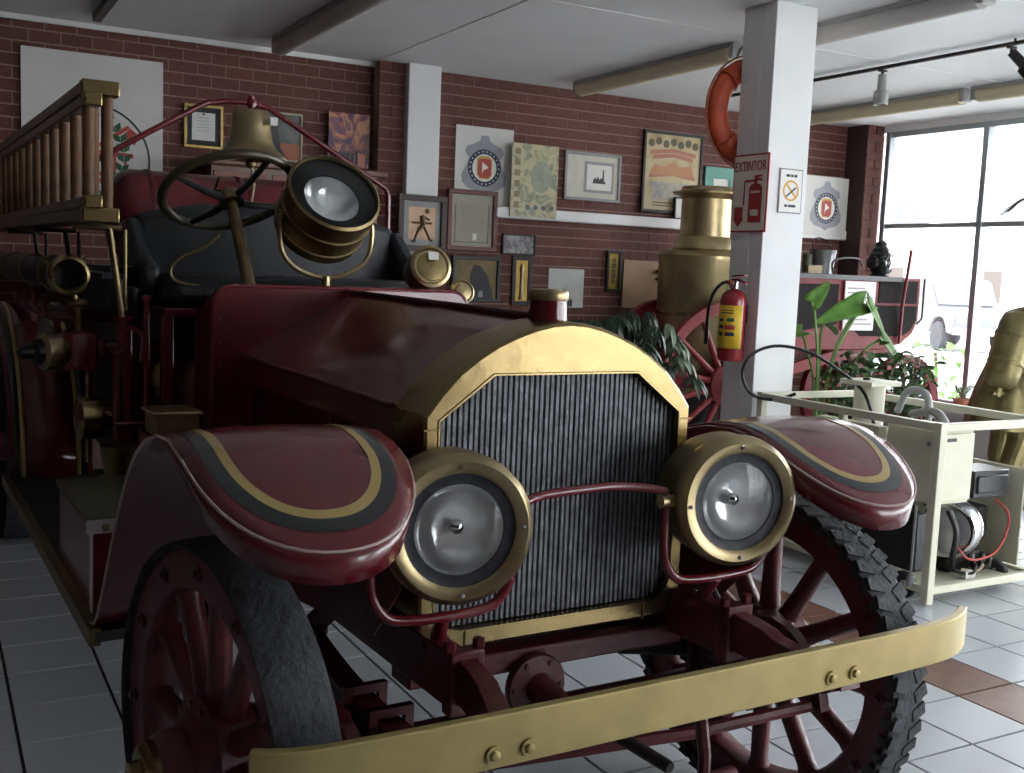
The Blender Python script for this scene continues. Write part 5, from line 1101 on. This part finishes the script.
# ------------------------------------------------------------------ street outside
struct(MB().box((-40, -60, -.30), (90, 90, -.12)).build('street_ground', CONC))
struct(MB().box((WX + .15, -4.5, 2.96), (WX + 1.3, WY + .3, 3.12)).build('wall_eave', mat('eave_grey', (.42, .43, .43), .7)))
struct(MB().box((WX + .15, -4, -.12), (WX + 2.2, WY + .2, -.02)).build('sidewalk_ground', CONC))
bd = empty('street_building', 'long white building across the street with grey windows', 'building', (36, 30, -.12), -.5)
MB().box((-34, 0, 0), (34, 8, 9)).build('wall', FACADE, bd)
MB().box((-34, -.25, 3.0), (34, 0, 3.5)).build('fascia_band', FACADE, bd)
for k in range(14):
    x = -27 + k * 4.0
    wn = MB().box((x, -.08, 3.9), (x + 2.6, .02, 5.0)).build('window', mat('far_frame', (.6, .6, .62), .5), bd); MB().box((x + .12, -.10, 4.0), (x + 2.48, -.06, 4.9)).build('pane', mat('far_glass', (.09, .09, .10), .4), wn)
    dn = MB().box((x + .4, -.08, .9), (x + 1.7, .02, 2.4)).build('window', mat('far_frame', 0), bd); MB().box((x + .48, -.10, 1.0), (x + 1.62, -.06, 2.3)).build('pane', mat('far_brown_glass', (.07, .055, .048), .5), dn)
# white off-road car
cr = empty('parked_car', 'pale boxy off road car parked across the street', 'car', (23.6, 19.2, -.12), 1.12)
body = [(-2.1, .45), (-2.1, .95), (-1.95, 1.05), (-.95, 1.12), (-.55, 1.72), (-.35, 1.80), (1.75, 1.80), (1.95, 1.70), (2.1, 1.05), (2.1, .45), (1.75, .45), (1.7, .62), (1.55, .80), (1.3, .86), (1.05, .80), (.9, .62), (.85, .45), (-.85, .45), (-.9, .62), (-1.05, .80), (-1.3, .86), (-1.55, .80), (-1.7, .62), (-1.75, .45)]
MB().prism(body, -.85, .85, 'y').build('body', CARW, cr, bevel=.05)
for s in (-1, 1):
    for x0, x1, t in ((-.72, .10, .22), (.20, .95, 0), (1.05, 1.75, 0)):
        MB().prism([(x0, 1.15), (x1, 1.15), (x1, 1.66), (x0 + t, 1.66)], s * .845, s * .856, 'y').build('side_window', GLASSD, cr)
    for x in (-1.3, 1.3):
        wo = MB().lathe([(.20, -.10), (.34, -.10), (.37, -.06), (.37, .06), (.34, .10), (.20, .10)], (x, s * .78, .37), (0, 1, 0), 28).build('wheel', RUBBER, cr)
        MB().lathe([(.01, -.02), (.10, -.02), (.20, .02), (.22, .0)], (x, s * .86, .37), (0, s, 0), 24).build('wheel_disc', STEEL, wo)
    MB().prism([(1.90, .95), (2.11, .95), (2.11, 1.25), (1.95, 1.25)], s * .80, s * .865, 'y').build('tail_lamp', mat('tail_red', (.6, .04, .05), .3), cr)
    MB().box((-2.13, s * .65 - .12, .75), (-2.08, s * .65 + .12, .92)).build('headlight', CHROME, cr)
MB().box((-2.2, -.82, .45), (-2.05, .82, .62)).box((2.05, -.82, .45), (2.2, .82, .62)).build('bumpers', GREYFRAME, cr)
MB().prism([(-.93, 1.14), (-.58, 1.66), (-.60, 1.69), (-.96, 1.16)], -.72, .72, 'y').build('windscreen', GLASSD, cr)
sb = MB()
for k in range(90):
    a = random.random() * 6.28; rr_ = .35 * random.random() ** .5
    M = Matrix.Translation((rr_ * math.cos(a), rr_ * math.sin(a), .1 + .8 * random.random())) @ Matrix.Rotation(random.random() * 6.28, 4, 'Z') @ Matrix.Rotation(random.uniform(-.8, .8), 4, 'X')
    l_ = leaf(.14, .07, n=3); l_.xf(M); sb.add(l_.v, l_.f)
e = empty('street_shrub', 'light green shrub growing outside the window', 'shrub', (9.6, 7.9, -.02))
o = sb.build('foliage', LEAF, e, ang=1.5, fixn=False); o['kind'] = 'stuff'
MB().tube([(0, 0, 0), (.02, 0, .5), (.0, .03, .8)], .02, 6).build('stem', mat('palm_trunk', 0), e)
